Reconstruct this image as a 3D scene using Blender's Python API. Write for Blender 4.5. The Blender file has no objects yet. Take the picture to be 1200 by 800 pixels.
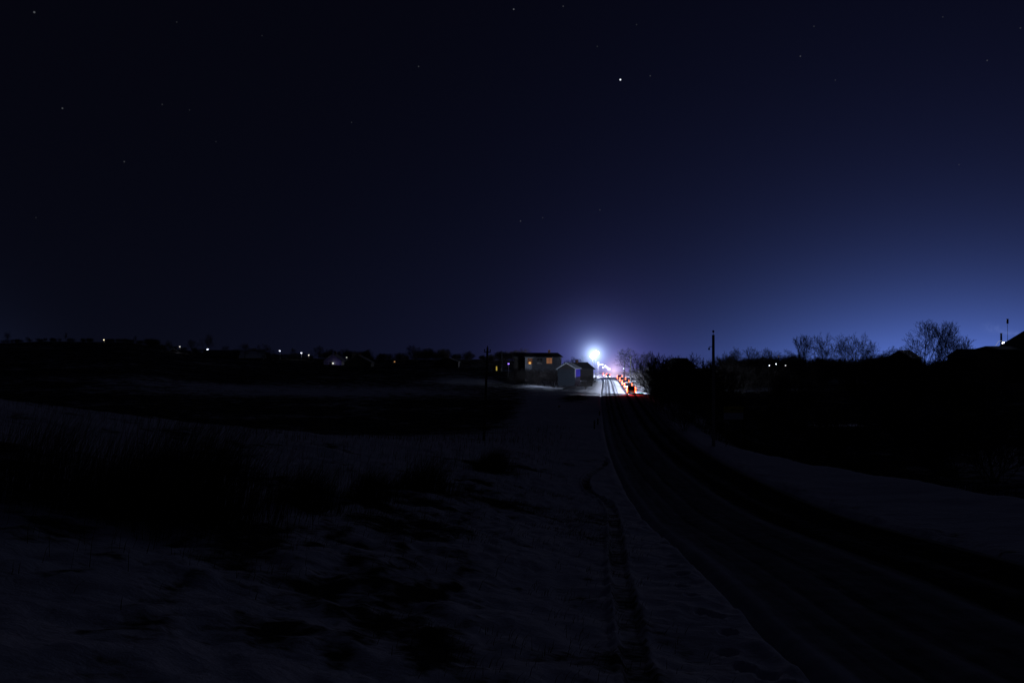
import bpy, bmesh, math, random
import numpy as np
from mathutils import Vector, Matrix

random.seed(7)
rng = np.random.default_rng(11)
S = bpy.context.scene
C = S.collection
F = 1167.0            # focal length in pixels of a 1200 px wide frame (35 mm lens)
HY = 412.0            # row of the horizon
PITCH = math.atan(12.0 / F)

# ------------------------------------------------------------------ helpers
def interp(x, pts):
    xs = np.array([p[0] for p in pts], float); ys = np.array([p[1] for p in pts], float)
    return np.interp(x, xs, ys)

def smoothcurve(pts):
    """monotone-ish cubic through control points, returns vectorised function"""
    xs = np.array([p[0] for p in pts], float); ys = np.array([p[1] for p in pts], float)
    d = np.diff(ys) / np.diff(xs)
    m = np.concatenate([[d[0]], (d[1:] + d[:-1]) / 2, [d[-1]]])
    def f(x):
        x = np.asarray(x, float)
        xc = np.clip(x, xs[0], xs[-1])
        i = np.clip(np.searchsorted(xs, xc) - 1, 0, len(xs) - 2)
        h = xs[i + 1] - xs[i]; t = (xc - xs[i]) / h
        v = ((2*t**3 - 3*t**2 + 1) * ys[i] + (t**3 - 2*t**2 + t) * h * m[i]
             + (-2*t**3 + 3*t**2) * ys[i + 1] + (t**3 - t**2) * h * m[i + 1])
        return v + (x - xc) * np.where(x > xs[-1], m[-1], m[0])
    return f

def sstep(a, b, x):
    t = np.clip((x - a) / (b - a), 0, 1)
    return t * t * (3 - 2 * t)

def vnoise(x, y, seed=0):
    """value noise, smooth, vectorised, range -1..1"""
    xi = np.floor(x).astype(np.int64); yi = np.floor(y).astype(np.int64)
    fx = x - xi; fy = y - yi
    fx = fx*fx*(3-2*fx); fy = fy*fy*(3-2*fy)
    def h(a, b):
        n = (a * 374761393 + b * 668265263 + seed * 974634777) & 0xFFFFFFFF
        n = ((n ^ (n >> 13)) * 1274126177) & 0xFFFFFFFF
        return ((n ^ (n >> 16)) & 0xFFFFFF) / float(0xFFFFFF) * 2 - 1
    return ((h(xi, yi)*(1-fx) + h(xi+1, yi)*fx)*(1-fy) + (h(xi, yi+1)*(1-fx) + h(xi+1, yi+1)*fx)*fy)

def fbm(x, y, seed=0, o=4):
    s = 0; a = .5
    for k in range(o):
        s = s + a * vnoise(x * 2**k + 17.3*k, y * 2**k - 9.1*k, seed + k); a *= .5
    return s

# ------------------------------------------------------------------ the land
road_x = smoothcurve([(-30, 7.6), (0, 8.2), (13.5, 8.6), (24, 9.1), (42, 9.9), (57, 10.8), (108, 14.5), (160, 18.8), (204, 22.7),
                      (280, 29.8), (350, 36.2), (450, 44), (600, 57), (1000, 97), (2000, 200)])
road_z = smoothcurve([(-30, -1.2), (0, -3.0), (13.5, -4.5), (24, -5.35), (42, -6.9), (57, -7.7), (80, -8.6), (108, -9.15),
                      (150, -9.0), (204, -8.65), (260, -9.0), (350, -9.9), (500, -12.2), (1000, -22), (2000, -42), (4000, -80)])
HALF = 3.9
SKY = [(-1500, 388), (-400, 396), (0, 402), (60, 400), (150, 401), (190, 407), (240, 413), (300, 417), (400, 421), (450, 421), (560, 421), (640, 425),
       (700, 436), (760, 434), (850, 430), (1000, 428), (1100, 428), (1150, 424), (1200, 420), (1600, 415), (3000, 410)]

def far_z(x, y):
    t = x / np.maximum(y, 40.0)
    px = 600 + F * t
    zs = (HY - interp(px, SKY)) / F * 450
    u = sstep(120, 460, y)
    left = sstep(1.0, -1.0, (px - 700) / 60)
    base = -10.6 * left + -11.8 * (1 - left)
    lin = np.clip((y - 130) / 320, 0, 1)
    z = base * (1 - lin) + zs * lin
    z = np.where(y > 450, zs * (y / 450) - 0.004 * (y - 450), z)
    return z + .25 * fbm(x / 30, y / 30, 5, 3)

def ground(x, y, detail=True):
    x = np.asarray(x, float); y = np.asarray(y, float)
    xc = road_x(y); zr = road_z(y)
    lat = x - xc
    s = np.maximum(-lat - HALF, 0)
    r = np.maximum(lat - HALF, 0)
    H = 1 - sstep(48, 125, y + .12 * s)
    L = .05 * np.minimum(s, 4) + .155 * np.clip(s - 4, 0, 70) - .0 * s
    L = L * H + (1 - H) * .05 * np.minimum(s, 4)
    w = 9 - 7 * sstep(40, 105, y)
    R = .04 * np.minimum(r, w) - 3.2 * sstep(0, 9, r - w)
    near = zr + L + R
    zf = far_z(x, y)
    # beside the road the far land joins the road bank
    corr = 1 - sstep(3 + .01 * y, 15 + .02 * y, np.abs(lat) - HALF)
    zf2 = zf * (1 - corr) + zr * corr
    k = sstep(75, 165, y)
    z = near * (1 - k) + zf2 * k
    # the bank the photographer stands on
    g = np.exp(-((x - 0) / 4.5) ** 2 - (y / 6.0) ** 2)
    z = z + g * (1.05)
    if detail:
        off = sstep(HALF + .1, HALF + 1.1, np.abs(lat))
        nearf = 1 - sstep(60, 200, y)
        rough = np.abs(fbm((x + .5*y) / .9, (y - .3*x) / 1.6, 61, 4))
        z = z + off * (.20 * fbm(x / 3.2, y / 3.2, 1, 3) + (.085 + .065 * sstep(2, 7, s) + .05*sstep(7, 12, r)) * fbm(x / .55, y / .8, 2, 4) * nearf + .16 * sstep(3, 7, s) * rough * nearf)
        # ploughed lip along the carriageway
        z = z + .14 * np.exp(-((np.abs(lat) - HALF - .75 - .25 * vnoise(y / 2.1, x * 0 + 8., 12)) / .26) ** 2) * np.clip(.35 + .9 * fbm(y / .9, x / .5, 9, 3), 0, 1.2)
    return z

def hitpoint(px, py, dmin=4.0, dmax=900.0):
    """where the view ray through a pixel of the photograph meets the land"""
    tx = (px - 600) / F; tz = (HY - py) / F
    d = np.concatenate([np.arange(dmin, 80, .05), np.arange(80, dmax, .5)])
    z = ground(tx * d, d, False)
    i = np.argmax(z > tz * d)
    if z[i] <= tz * d[i]: i = len(d) - 1
    return float(tx * d[i]), float(d[i]), float(z[i])

def at(px, d):
    x = (px - 600) / F * d
    return x, d, float(ground(x, d))

# sledge track pressed in the snow of the verge
TR = [(757, 830), (752, 800), (743, 760), (736, 722), (728, 680), (724, 655), (722, 630), (718, 600), (710, 588), (698, 580), (690, 574), (686, 566), (689, 558), (700, 550), (711, 542), (714, 530), (716, 515), (718, 500)]
tr = np.array([hitpoint(a, b)[:2] for a, b in TR])
def densify(p, n=14):
    out = []
    for i in range(len(p) - 1):
        p0 = p[max(i-1, 0)]; p1 = p[i]; p2 = p[i+1]; p3 = p[min(i+2, len(p)-1)]
        for k in range(n):
            t = k / n
            out.append(.5*((2*p1) + (-p0+p2)*t + (2*p0-5*p1+4*p2-p3)*t*t + (-p0+3*p1-3*p2+p3)*t**3))
    out.append(p[-1]); return np.array(out)
trd = densify(tr)
FP = [(785, 663), (779, 640), (799, 685), (812, 699), (800, 672), (824, 719), (853, 739), (851, 757), (898, 784), (872, 775), (838, 722), (772, 622), (768, 607), (925, 800), (760, 596)]
fps = [hitpoint(a, b)[:2] for a, b in FP]

# ------------------------------------------------------------------ node helpers
def newmat(name):
    m = bpy.data.materials.new(name); m.use_nodes = True
    nt = m.node_tree; nt.nodes.clear()
    out = nt.nodes.new('ShaderNodeOutputMaterial')
    return m, nt, out

def mth(nt, op, a, b=None, c=None, clamp=False):
    n = nt.nodes.new('ShaderNodeMath'); n.operation = op; n.use_clamp = clamp
    for i, v in enumerate((a, b, c)):
        if v is None: continue
        if isinstance(v, (int, float)): n.inputs[i].default_value = v
        else: nt.links.new(v, n.inputs[i])
    return n.outputs[0]

def simple(name, col, rough=.7, metal=0, var=.25, scale=6.0, spec=.3, bump=0.0):
    m, nt, out = newmat(name)
    b = nt.nodes.new('ShaderNodeBsdfPrincipled')
    tc = nt.nodes.new('ShaderNodeTexCoord'); no = nt.nodes.new('ShaderNodeTexNoise')
    no.inputs['Scale'].default_value = scale; no.inputs['Detail'].default_value = 5
    nt.links.new(tc.outputs['Object'], no.inputs['Vector'])
    r = nt.nodes.new('ShaderNodeValToRGB')
    r.color_ramp.elements[0].position = .3; r.color_ramp.elements[1].position = .7
    r.color_ramp.elements[0].color = (*[c * (1 - var) for c in col], 1)
    r.color_ramp.elements[1].color = (*[min(1, c * (1 + var)) for c in col], 1)
    nt.links.new(no.outputs['Fac'], r.inputs['Fac']); nt.links.new(r.outputs['Color'], b.inputs['Base Color'])
    b.inputs['Roughness'].default_value = rough; b.inputs['Metallic'].default_value = metal
    b.inputs['Specular IOR Level'].default_value = spec
    if bump:
        bp = nt.nodes.new('ShaderNodeBump'); bp.inputs['Strength'].default_value = bump; bp.inputs['Distance'].default_value = .03
        nt.links.new(no.outputs['Fac'], bp.inputs['Height']); nt.links.new(bp.outputs['Normal'], b.inputs['Normal'])
    nt.links.new(b.outputs[0], out.inputs['Surface'])
    return m

def emis(name, col, strength, sample=False):
    m, nt, out = newmat(name)
    e = nt.nodes.new('ShaderNodeEmission')
    tc = nt.nodes.new('ShaderNodeTexCoord'); no = nt.nodes.new('ShaderNodeTexNoise'); no.inputs['Scale'].default_value = 3
    nt.links.new(tc.outputs['Object'], no.inputs['Vector'])
    st = mth(nt, 'MULTIPLY', mth(nt, 'ADD', mth(nt, 'MULTIPLY', no.outputs['Fac'], .6), .7), strength)
    e.inputs['Color'].default_value = (*col, 1); nt.links.new(st, e.inputs['Strength'])
    nt.links.new(e.outputs[0], out.inputs['Surface'])
    m.cycles.emission_sampling = 'AUTO' if sample else 'NONE'
    return m

M = {}
M['bark'] = simple('bark', (.045, .04, .038), .9, bump=.4)
M['twig'] = simple('twig', (.06, .052, .05), .9)
M['concrete'] = simple('concrete', (.33, .32, .30), .85, bump=.3)
M['timber'] = simple('timber', (.06, .05, .045), .9, bump=.3)
M['ceramic'] = simple('ceramic', (.12, .07, .05), .3)
M['metal'] = simple('metal', (.2, .2, .21), .5, .6)
M['dark_metal'] = simple('dark_metal', (.03, .03, .032), .5, .3)
M['plaster'] = simple('plaster', (.26, .27, .29), .85, var=.12, scale=1.2)
M['plaster_dim'] = simple('plaster_dim', (.32, .32, .30), .85, var=.15, scale=1.2)
M['brick'] = simple('brick', (.16, .08, .06), .9)
M['wood_dark'] = simple('wood_dark', (.035, .03, .028), .85)
M['slate'] = simple('slate', (.07, .07, .075), .8, var=.3)
M['slate_paint'] = simple('slate_paint', (.022, .028, .038), .7, var=.15, scale=2)
M['blue_paint'] = simple('blue_paint', (.035, .07, .75), .5, var=.15, scale=2)
M['window_frame'] = simple('window_frame', (.35, .33, .30), .6)
M['dark_glass'] = simple('dark_glass', (.01, .01, .014), .15, spec=.6)
M['dry_grass'] = simple('dry_grass', (.05, .042, .03), .9, var=.4)
M['asphalt'] = simple('asphalt', (.045, .045, .048), .8)
M['yellow_paint'] = simple('yellow_paint', (.65, .52, .04), .5, var=.08)
M['white_paint'] = simple('white_paint', (.7, .7, .7), .5, var=.08)
M['black_paint'] = simple('black_paint', (.01, .01, .01), .6)
M['rubber'] = simple('rubber', (.02, .02, .02), .8)
M['car_grey'] = simple('car_grey', (.05, .052, .06), .35, .5, var=.05)
M['car_dark'] = simple('car_dark', (.02, .022, .03), .35, .5, var=.05)
M['car_silver'] = simple('car_silver', (.3, .3, .31), .35, .6, var=.05)
M['snow_cap'] = simple('snow_cap', (.74, .77, .82), .7, var=.06, scale=3, bump=.5)
M['warm_pane'] = emis('warm_pane', (1.0, .42, .20), .19)
M['warm_pane_dim'] = emis('warm_pane_dim', (1.0, .40, .2), .06)
M['dim_yellow'] = emis('dim_yellow', (1.0, .7, .12), .35)
M['lamp_white'] = emis('lamp_white', (.72, .84, 1.0), 60)
M['lamp_cool'] = emis('lamp_cool', (.62, .74, 1.0), 5)
M['lamp_far'] = emis('lamp_far', (.8, .82, 1.0), 7)
M['lamp_dim'] = emis('lamp_dim', (1.0, .95, .85), 1.4)
M['lamp_warm'] = emis('lamp_warm', (1.0, .82, .5), 3.0)
M['lamp_violet'] = emis('lamp_violet', (.28, .16, 1.0), 4.0)
M['lamp_orange'] = emis('lamp_orange', (1.0, .5, .2), 1.0)
M['tail'] = emis('tail', (1.0, .09, .018), 14.0, True)
M['head'] = emis('head', (1.0, .93, .92), 22.0)

# snow terrain
m, nt, out = newmat('snow_ground'); M['snow_ground'] = m
b = nt.nodes.new('ShaderNodeBsdfPrincipled'); b.inputs['Roughness'].default_value = .75; b.inputs['Specular IOR Level'].default_value = 0.0
tc = nt.nodes.new('ShaderNodeTexCoord')
at_ = nt.nodes.new('ShaderNodeAttribute'); at_.attribute_name = 'cover'
mp = nt.nodes.new('ShaderNodeMapping'); mp.inputs['Scale'].default_value = (1.9, 2.6, 1.0); mp.inputs['Rotation'].default_value = (0, 0, .5)
nt.links.new(tc.outputs['Object'], mp.inputs['Vector'])
n1 = nt.nodes.new('ShaderNodeTexNoise'); n1.inputs['Scale'].default_value = 1.5; n1.inputs['Detail'].default_value = 9; n1.inputs['Roughness'].default_value = .68
nt.links.new(mp.outputs[0], n1.inputs['Vector'])
n2 = nt.nodes.new('ShaderNodeTexNoise'); n2.inputs['Scale'].default_value = .35; n2.inputs['Detail'].default_value = 8; n2.inputs['Roughness'].default_value = .7
nt.links.new(tc.outputs['Object'], n2.inputs['Vector'])
# ragged threshold: cover + noise
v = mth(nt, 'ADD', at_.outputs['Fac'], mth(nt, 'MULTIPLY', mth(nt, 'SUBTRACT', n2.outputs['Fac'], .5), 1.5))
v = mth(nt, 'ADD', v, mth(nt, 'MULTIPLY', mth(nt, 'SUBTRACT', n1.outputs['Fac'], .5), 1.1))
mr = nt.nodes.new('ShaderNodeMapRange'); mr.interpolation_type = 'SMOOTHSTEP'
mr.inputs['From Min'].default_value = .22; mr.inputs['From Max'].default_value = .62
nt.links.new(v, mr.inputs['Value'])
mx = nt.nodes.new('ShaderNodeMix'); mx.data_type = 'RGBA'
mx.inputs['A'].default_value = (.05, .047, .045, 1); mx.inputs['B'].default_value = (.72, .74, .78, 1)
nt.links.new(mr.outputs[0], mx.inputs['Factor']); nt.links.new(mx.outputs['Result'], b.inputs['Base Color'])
bp = nt.nodes.new('ShaderNodeBump'); bp.inputs['Strength'].default_value = .9; bp.inputs['Distance'].default_value = .10
nt.links.new(n1.outputs['Fac'], bp.inputs['Height']); nt.links.new(bp.outputs['Normal'], b.inputs['Normal'])
nt.links.new(b.outputs[0], out.inputs['Surface'])

# road: compacted snow with dark wheel ruts
m, nt, out = newmat('road_surface'); M['road'] = m
b = nt.nodes.new('ShaderNodeBsdfPrincipled'); b.inputs['Specular IOR Level'].default_value = 0.0
uv = nt.nodes.new('ShaderNodeUVMap'); sp = nt.nodes.new('ShaderNodeSeparateXYZ'); nt.links.new(uv.outputs[0], sp.inputs[0])
mp = nt.nodes.new('ShaderNodeMapping'); mp.inputs['Scale'].default_value = (1.0, .05, 1.0); nt.links.new(uv.outputs[0], mp.inputs['Vector'])
ns = nt.nodes.new('ShaderNodeTexNoise'); ns.inputs['Scale'].default_value = 2.2; ns.inputs['Detail'].default_value = 6; ns.inputs['Roughness'].default_value = .65
nt.links.new(mp.outputs[0], ns.inputs['Vector'])
ng = nt.nodes.new('ShaderNodeTexNoise'); ng.inputs['Scale'].default_value = 1.3; ng.inputs['Detail'].default_value = 8; ng.inputs['Roughness'].default_value = .7
nt.links.new(uv.outputs[0], ng.inputs['Vector'])
lat = mth(nt, 'ADD', sp.outputs['X'], mth(nt, 'MULTIPLY', mth(nt, 'SUBTRACT', ns.outputs['Fac'], .5), .5))
def bump_sum(items, src):
    acc = None
    for c0, w0, a0 in items:
        q = mth(nt, 'DIVIDE', mth(nt, 'SUBTRACT', src, c0), w0)
        g = mth(nt, 'MULTIPLY', mth(nt, 'EXPONENT', mth(nt, 'MULTIPLY', mth(nt, 'MULTIPLY', q, q), -1.0)), a0)
        acc = g if acc is None else mth(nt, 'MAXIMUM', acc, g)
    return acc
ruts = bump_sum(((-3.4, .22, .8), (-2.75, .28, .9), (-1.7, .3, 1.0), (-1.05, .2, .7), (.75, .34, 1.1), (2.3, .34, 1.1), (3.3, .2, .5)), lat)
ridge = bump_sum(((0.05, .22, .55), (3.95, .2, .75), (-3.95, .15, .4), (-1.9, .3, .25), (1.6, .3, .3), (-2.9, .15, .3)), lat)
fard = nt.nodes.new('ShaderNodeMapRange'); fard.interpolation_type = 'SMOOTHSTEP'; fard.inputs['From Min'].default_value = 60; fard.inputs['From Max'].default_value = 190
nt.links.new(sp.outputs['Y'], fard.inputs['Value'])
lane = nt.nodes.new('ShaderNodeMapRange'); lane.interpolation_type = 'SMOOTHSTEP'; lane.inputs['From Min'].default_value = -.5; lane.inputs['From Max'].default_value = .9
lane.inputs['To Min'].default_value = .62; lane.inputs['To Max'].default_value = 1.0; nt.links.new(lat, lane.inputs['Value'])
edge_ = nt.nodes.new('ShaderNodeMapRange'); edge_.inputs['From Min'].default_value = -4.4; edge_.inputs['From Max'].default_value = -3.0; edge_.inputs['To Min'].default_value = .35; edge_.inputs['To Max'].default_value = 0.0
nt.links.new(lat, edge_.inputs['Value'])
neard = mth(nt, 'SUBTRACT', mth(nt, 'SUBTRACT', lane.outputs[0], mth(nt, 'MULTIPLY', ridge, .8)), edge_.outputs[0])
neard = mth(nt, 'MAXIMUM', neard, mth(nt, 'MULTIPLY', ruts, .8))
mxd = nt.nodes.new('ShaderNodeMix'); mxd.data_type = 'FLOAT'
nt.links.new(fard.outputs[0], mxd.inputs['Factor']); nt.links.new(neard, mxd.inputs['A']); nt.links.new(ruts, mxd.inputs['B'])
dk = mth(nt, 'ADD', mxd.outputs['Result'], mth(nt, 'MULTIPLY', mth(nt, 'SUBTRACT', ng.outputs['Fac'], .45), .9))
dk = mth(nt, 'ADD', dk, mth(nt, 'MULTIPLY', mth(nt, 'SUBTRACT', ns.outputs['Fac'], .5), .9), clamp=True)
mx = nt.nodes.new('ShaderNodeMix'); mx.data_type = 'RGBA'
mx.inputs['A'].default_value = (.46, .49, .55, 1); mx.inputs['B'].default_value = (.022, .022, .026, 1)
nt.links.new(dk, mx.inputs['Factor']); nt.links.new(mx.outputs['Result'], b.inputs['Base Color'])
rr = mth(nt, 'SUBTRACT', .75, mth(nt, 'MULTIPLY', dk, .25)); nt.links.new(rr, b.inputs['Roughness'])
bp = nt.nodes.new('ShaderNodeBump'); bp.inputs['Strength'].default_value = .5; bp.inputs['Distance'].default_value = .05
nt.links.new(mth(nt, 'SUBTRACT', ng.outputs['Fac'], dk), bp.inputs['Height']); nt.links.new(bp.outputs['Normal'], b.inputs['Normal'])
nt.links.new(b.outputs[0], out.inputs['Surface'])

# ------------------------------------------------------------------ mesh helpers
def link(o, parent=None):
    C.objects.link(o)
    if parent is not None: o.parent = parent
    return o

def tag(o, label=None, cat=None, group=None, kind=None):
    if label: o['label'] = label
    if cat: o['category'] = cat
    if group: o['group'] = group
    if kind: o['kind'] = kind
    return o

def thing(name, label, cat, loc=(0, 0, 0), rz=0.0, group=None):
    o = bpy.data.objects.new(name, None); o.empty_display_size = .3
    C.objects.link(o); o.location = loc; o.rotation_euler = (0, 0, rz)
    return tag(o, label, cat, group)

def np_mesh(name, verts, faces, mat, parent=None, smooth=False):
    me = bpy.data.meshes.new(name)
    verts = np.asarray(verts, np.float32); faces = np.asarray(faces, np.int32)
    k = faces.shape[1]
    me.vertices.add(len(verts)); me.vertices.foreach_set('co', verts.ravel())
    me.loops.add(faces.size); me.loops.foreach_set('vertex_index', faces.ravel())
    me.polygons.add(len(faces)); me.polygons.foreach_set('loop_start', np.arange(0, faces.size, k, dtype=np.int32))
    try: me.polygons.foreach_set('loop_total', np.full(len(faces), k, np.int32))
    except Exception: pass
    if smooth: me.polygons.foreach_set('use_smooth', np.ones(len(faces), bool))
    me.update(calc_edges=True)
    me.materials.append(mat)
    return link(bpy.data.objects.new(name, me), parent)

class MB:
    def __init__(s): s.bm = bmesh.new()
    def box(s, x0, x1, y0, y1, z0, z1, bev=0):
        r = bmesh.ops.create_cube(s.bm, size=1)
        for v in r['verts']:
            v.co = Vector(((x0+x1)/2 + v.co.x*(x1-x0), (y0+y1)/2 + v.co.y*(y1-y0), (z0+z1)/2 + v.co.z*(z1-z0)))
        if bev:
            es = list({e for v in r['verts'] for e in v.link_edges})
            bmesh.ops.bevel(s.bm, geom=es, offset=bev, segments=2, affect='EDGES')
        return s
    def tube(s, p0, p1, r0, r1=None, n=10):
        p0 = Vector(p0); p1 = Vector(p1); r1 = r0 if r1 is None else r1
        d = p1 - p0; q = d.to_track_quat('Z', 'Y').to_matrix().to_4x4()
        mat = Matrix.Translation((p0 + p1) / 2) @ q
        bmesh.ops.create_cone(s.bm, cap_ends=True, segments=n, radius1=r0, radius2=r1, depth=d.length, matrix=mat)
        return s
    def ball(s, p, r, sc=(1, 1, 1), n=12):
        bmesh.ops.create_uvsphere(s.bm, u_segments=n, v_segments=max(6, n//2), radius=r,
                                  matrix=Matrix.Translation(Vector(p)) @ Matrix.Diagonal((*sc, 1)))
        return s
    def poly(s, pts):
        s.bm.faces.new([s.bm.verts.new(p) for p in pts]); return s
    def prism(s, prof, x0, x1, axis='x'):
        """profile (a,b) extruded along an axis"""
        def P(a, b, t): return (t, a, b) if axis == 'x' else (a, t, b)
        A = [s.bm.verts.new(P(a, b, x0)) for a, b in prof]; B = [s.bm.verts.new(P(a, b, x1)) for a, b in prof]
        s.bm.faces.new(A); s.bm.faces.new(B[::-1])
        n = len(prof)
        for i in range(n): s.bm.faces.new([A[i], B[i], B[(i+1) % n], A[(i+1) % n]])
        return s
    def build(s, name, mat, parent=None, smooth=False):
        bmesh.ops.recalc_face_normals(s.bm, faces=s.bm.faces)
        me = bpy.data.meshes.new(name); s.bm.to_mesh(me); s.bm.free()
        me.materials.append(mat)
        if smooth:
            for p in me.polygons: p.use_smooth = True
        return link(bpy.data.objects.new(name, me), parent)

def copy_tree(o, parent=None):
    c = o.copy(); C.objects.link(c)
    if parent is not None: c.parent = parent
    for ch in list(o.children): copy_tree(ch, c)
    return c

# ------------------------------------------------------------------ ground sheet
def axis(segs):
    """segs: (start, stop, step) dense part; then geometric growth both ways"""
    (a, b, st, lo, hi, g0, g) = segs
    mid = list(np.arange(a, b, st)); v = mid[-1]; step = g0
    while v < hi: v += step; mid.append(v); step *= g
    v = a; step = g0; lows = []
    while v > lo: v -= step; lows.append(v); step *= g
    return np.array(lows[::-1] + mid)
gx = axis((-2.2, 6.0, .065, -2600, 2600, .10, 1.03))
gy = axis((9.0, 44.0, .11, -60, 4200, .13, 1.014))
X, Y = np.meshgrid(gx, gy)
Z = ground(X, Y)
xc = road_x(Y); lat = X - xc
wid = HALF + .35 + .05 * np.maximum(0, xc - 18)
inroad = (1 - sstep(wid, wid + .35 + .02 * np.maximum(0, xc - 18), np.abs(lat))) * (Y < 1090)
Z = Z - .32 * inroad
# pressed track
mask = (X > -3) & (X < 7.5) & (Y > 9) & (Y < 80)
ii = np.argwhere(mask)
pxx = X[mask]; pyy = Y[mask]
dist = np.full(pxx.shape, 99.0); side = np.zeros(pxx.shape)
for i in range(len(trd) - 1):
    a = trd[i]; d = trd[i+1] - a; L2 = d @ d + 1e-9
    t = np.clip(((pxx - a[0]) * d[0] + (pyy - a[1]) * d[1]) / L2, 0, 1)
    qx = pxx - a[0] - t * d[0]; qy = pyy - a[1] - t * d[1]
    q = np.hypot(qx, qy); upd = q < dist
    dist = np.where(upd, q, dist); side = np.where(upd, qx * d[1] - qy * d[0], side)
wtr = .21
dz = -.10 * (1 - sstep(wtr - .05, wtr + .03, dist)) + .09 * np.exp(-((dist - wtr - .06) / .05) ** 2) * np.where(side < 0, 1.0, .45)
flat = 1 - sstep(wtr, wtr + .05, dist)
for (fx, fy) in fps:
    q = np.hypot((pxx - fx) / .15, (pyy - fy) / .26)
    dz = dz - .13 * np.exp(-q**4) + .03 * np.exp(-((q - 1.35) / .3) ** 2)
base_s = ground(pxx, pyy, False)
zz = Z[mask]; zz = zz * (1 - flat) + (base_s + .02 * fbm(pxx / .9, pyy / .9, 77, 2)) * flat + dz; Z[mask] = zz
track_flat = np.zeros_like(Z); track_flat[mask] = flat

# how much of the ground is covered by clean snow
s_ = np.maximum(-lat - HALF, 0); r_ = np.maximum(lat - HALF, 0)
PXg = 600 + F * X / np.maximum(Y, 5)
cov = np.full_like(Z, 1.0)
cov = cov - .18 * np.exp(-((s_ - 8.5) / 2.4) ** 2) * (1 - sstep(60, 90, Y)) * sstep(10, 16, Y)       # tussocky ditch
cov = cov - .14 * sstep(4, 7, s_) * (1 - sstep(55, 70, Y))
cov = cov - .25 * sstep(11, 14, s_) * sstep(14, 18, Y) * (1 - sstep(28, 40, Y))
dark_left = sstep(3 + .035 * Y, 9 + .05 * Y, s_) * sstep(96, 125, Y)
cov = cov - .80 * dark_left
w = 9 - 7 * sstep(40, 105, Y)
cov = cov - .85 * sstep(1.0, 4.5, r_ - w)
cov = cov - .5 * np.exp(-((r_ - 1.2) / .8) ** 2) * (1 - sstep(60, 110, Y))
cov = cov + .6 * np.exp(-((X - 9.5) / 6) ** 2 - ((Y - 247) / 14) ** 2)
cov = cov + .6 * np.exp(-((PXg - 545) / 34) ** 2 - ((Y - 262) / 16) ** 2)
cov = cov + .7 * np.exp(-((X - 18) / 5) ** 2 - ((Y - 222) / 22) ** 2)
cov = cov + .55 * np.exp(-((PXg - 1000) / 60) ** 2 - ((Y - 300) / 15) ** 2)
cov = cov + .5 * np.exp(-((PXg - 890) / 80) ** 2 - ((Y - 255) / 9) ** 2)
cov = cov + .45 * np.exp(-((PXg - 1190) / 70) ** 2 - ((Y - 110) / 22) ** 2)
cov = cov + .5 * np.exp(-((PXg - 360) / 220) ** 2 - ((Y - 215) / 20) ** 2)
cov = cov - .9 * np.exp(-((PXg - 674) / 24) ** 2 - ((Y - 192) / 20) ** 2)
cov = cov - .55 * np.clip(fbm(X / .5, Y / 1.1, 81, 4) + .05, 0, 1) * sstep(1, 4, s_) * (1 - sstep(50, 80, Y))
cov = cov + .2 * fbm(X / 14, Y / 14, 21, 4)
cov = cov - .55 * np.clip(fbm((X + .4 * Y) / 2.2, Y / 4.5, 71, 5) + .02, 0, 1) * sstep(0, 2.5, s_) * (1 - sstep(80, 130, Y)) * 1.6
cov = cov - .50 * (1 - sstep(0, 1.6, s_)) * (lat < 0) * (.6 + fbm(X / .4, Y / 1.5, 91, 4)) * (1 - sstep(60, 100, Y))
cov = np.where(track_flat > .3, .44, cov)
cov = cov + .9 * (1 - sstep(8, 14, np.abs(lat) - HALF)) * sstep(210, 240, Y)
cov = np.clip(cov, 0.0, 1.25)

ny, nx = X.shape
idx = np.arange(ny * nx).reshape(ny, nx)
faces = np.stack([idx[:-1, :-1].ravel(), idx[:-1, 1:].ravel(), idx[1:, 1:].ravel(), idx[1:, :-1].ravel()], 1)
g = np_mesh('ground', np.stack([X.ravel(), Y.ravel(), Z.ravel()], 1), faces, M['snow_ground'], smooth=True)
tag(g, kind='structure')
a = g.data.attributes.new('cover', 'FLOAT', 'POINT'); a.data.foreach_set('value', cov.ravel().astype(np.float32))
print('ground verts', ny * nx)

# road strip
ry = np.concatenate([np.arange(-50, 8, 1.0), np.arange(8, 70, .25), np.arange(70, 240, .8), np.arange(240, 1085, 3.0)])
rl = np.linspace(-4.75, 4.75, 76)
LL, RY = np.meshgrid(rl, ry)
RX = LL + road_x(RY)
RZ = road_z(RY) + .0 * LL
for c0 in (-2.75, -1.7, .75, 2.3):
    wob = .12 * vnoise(RY / 9, RY * 0 + c0 * 3, 3)
    RZ = RZ - .045 * np.exp(-((LL - c0 - wob) / .3) ** 2)
RZ = RZ + .02 * fbm(RX / .8, RY / 2.0, 31, 3) * (RY < 120) + .03
RZ = RZ - .5 * sstep(4.05, 4.75, np.abs(LL))
n0, n1_ = RX.shape; idx = np.arange(n0 * n1_).reshape(n0, n1_)
faces = np.stack([idx[:-1, :-1].ravel(), idx[:-1, 1:].ravel(), idx[1:, 1:].ravel(), idx[1:, :-1].ravel()], 1)
rd = np_mesh('road', np.stack([RX.ravel(), RY.ravel(), RZ.ravel()], 1), faces, M['road'], smooth=True)
tag(rd, kind='structure')
uvl = rd.data.uv_layers.new(name='UVMap')
uvv = np.stack([LL.ravel(), RY.ravel()], 1)[faces.ravel()].astype(np.float32)
uvl.data.foreach_set('uv', uvv.ravel())

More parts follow.
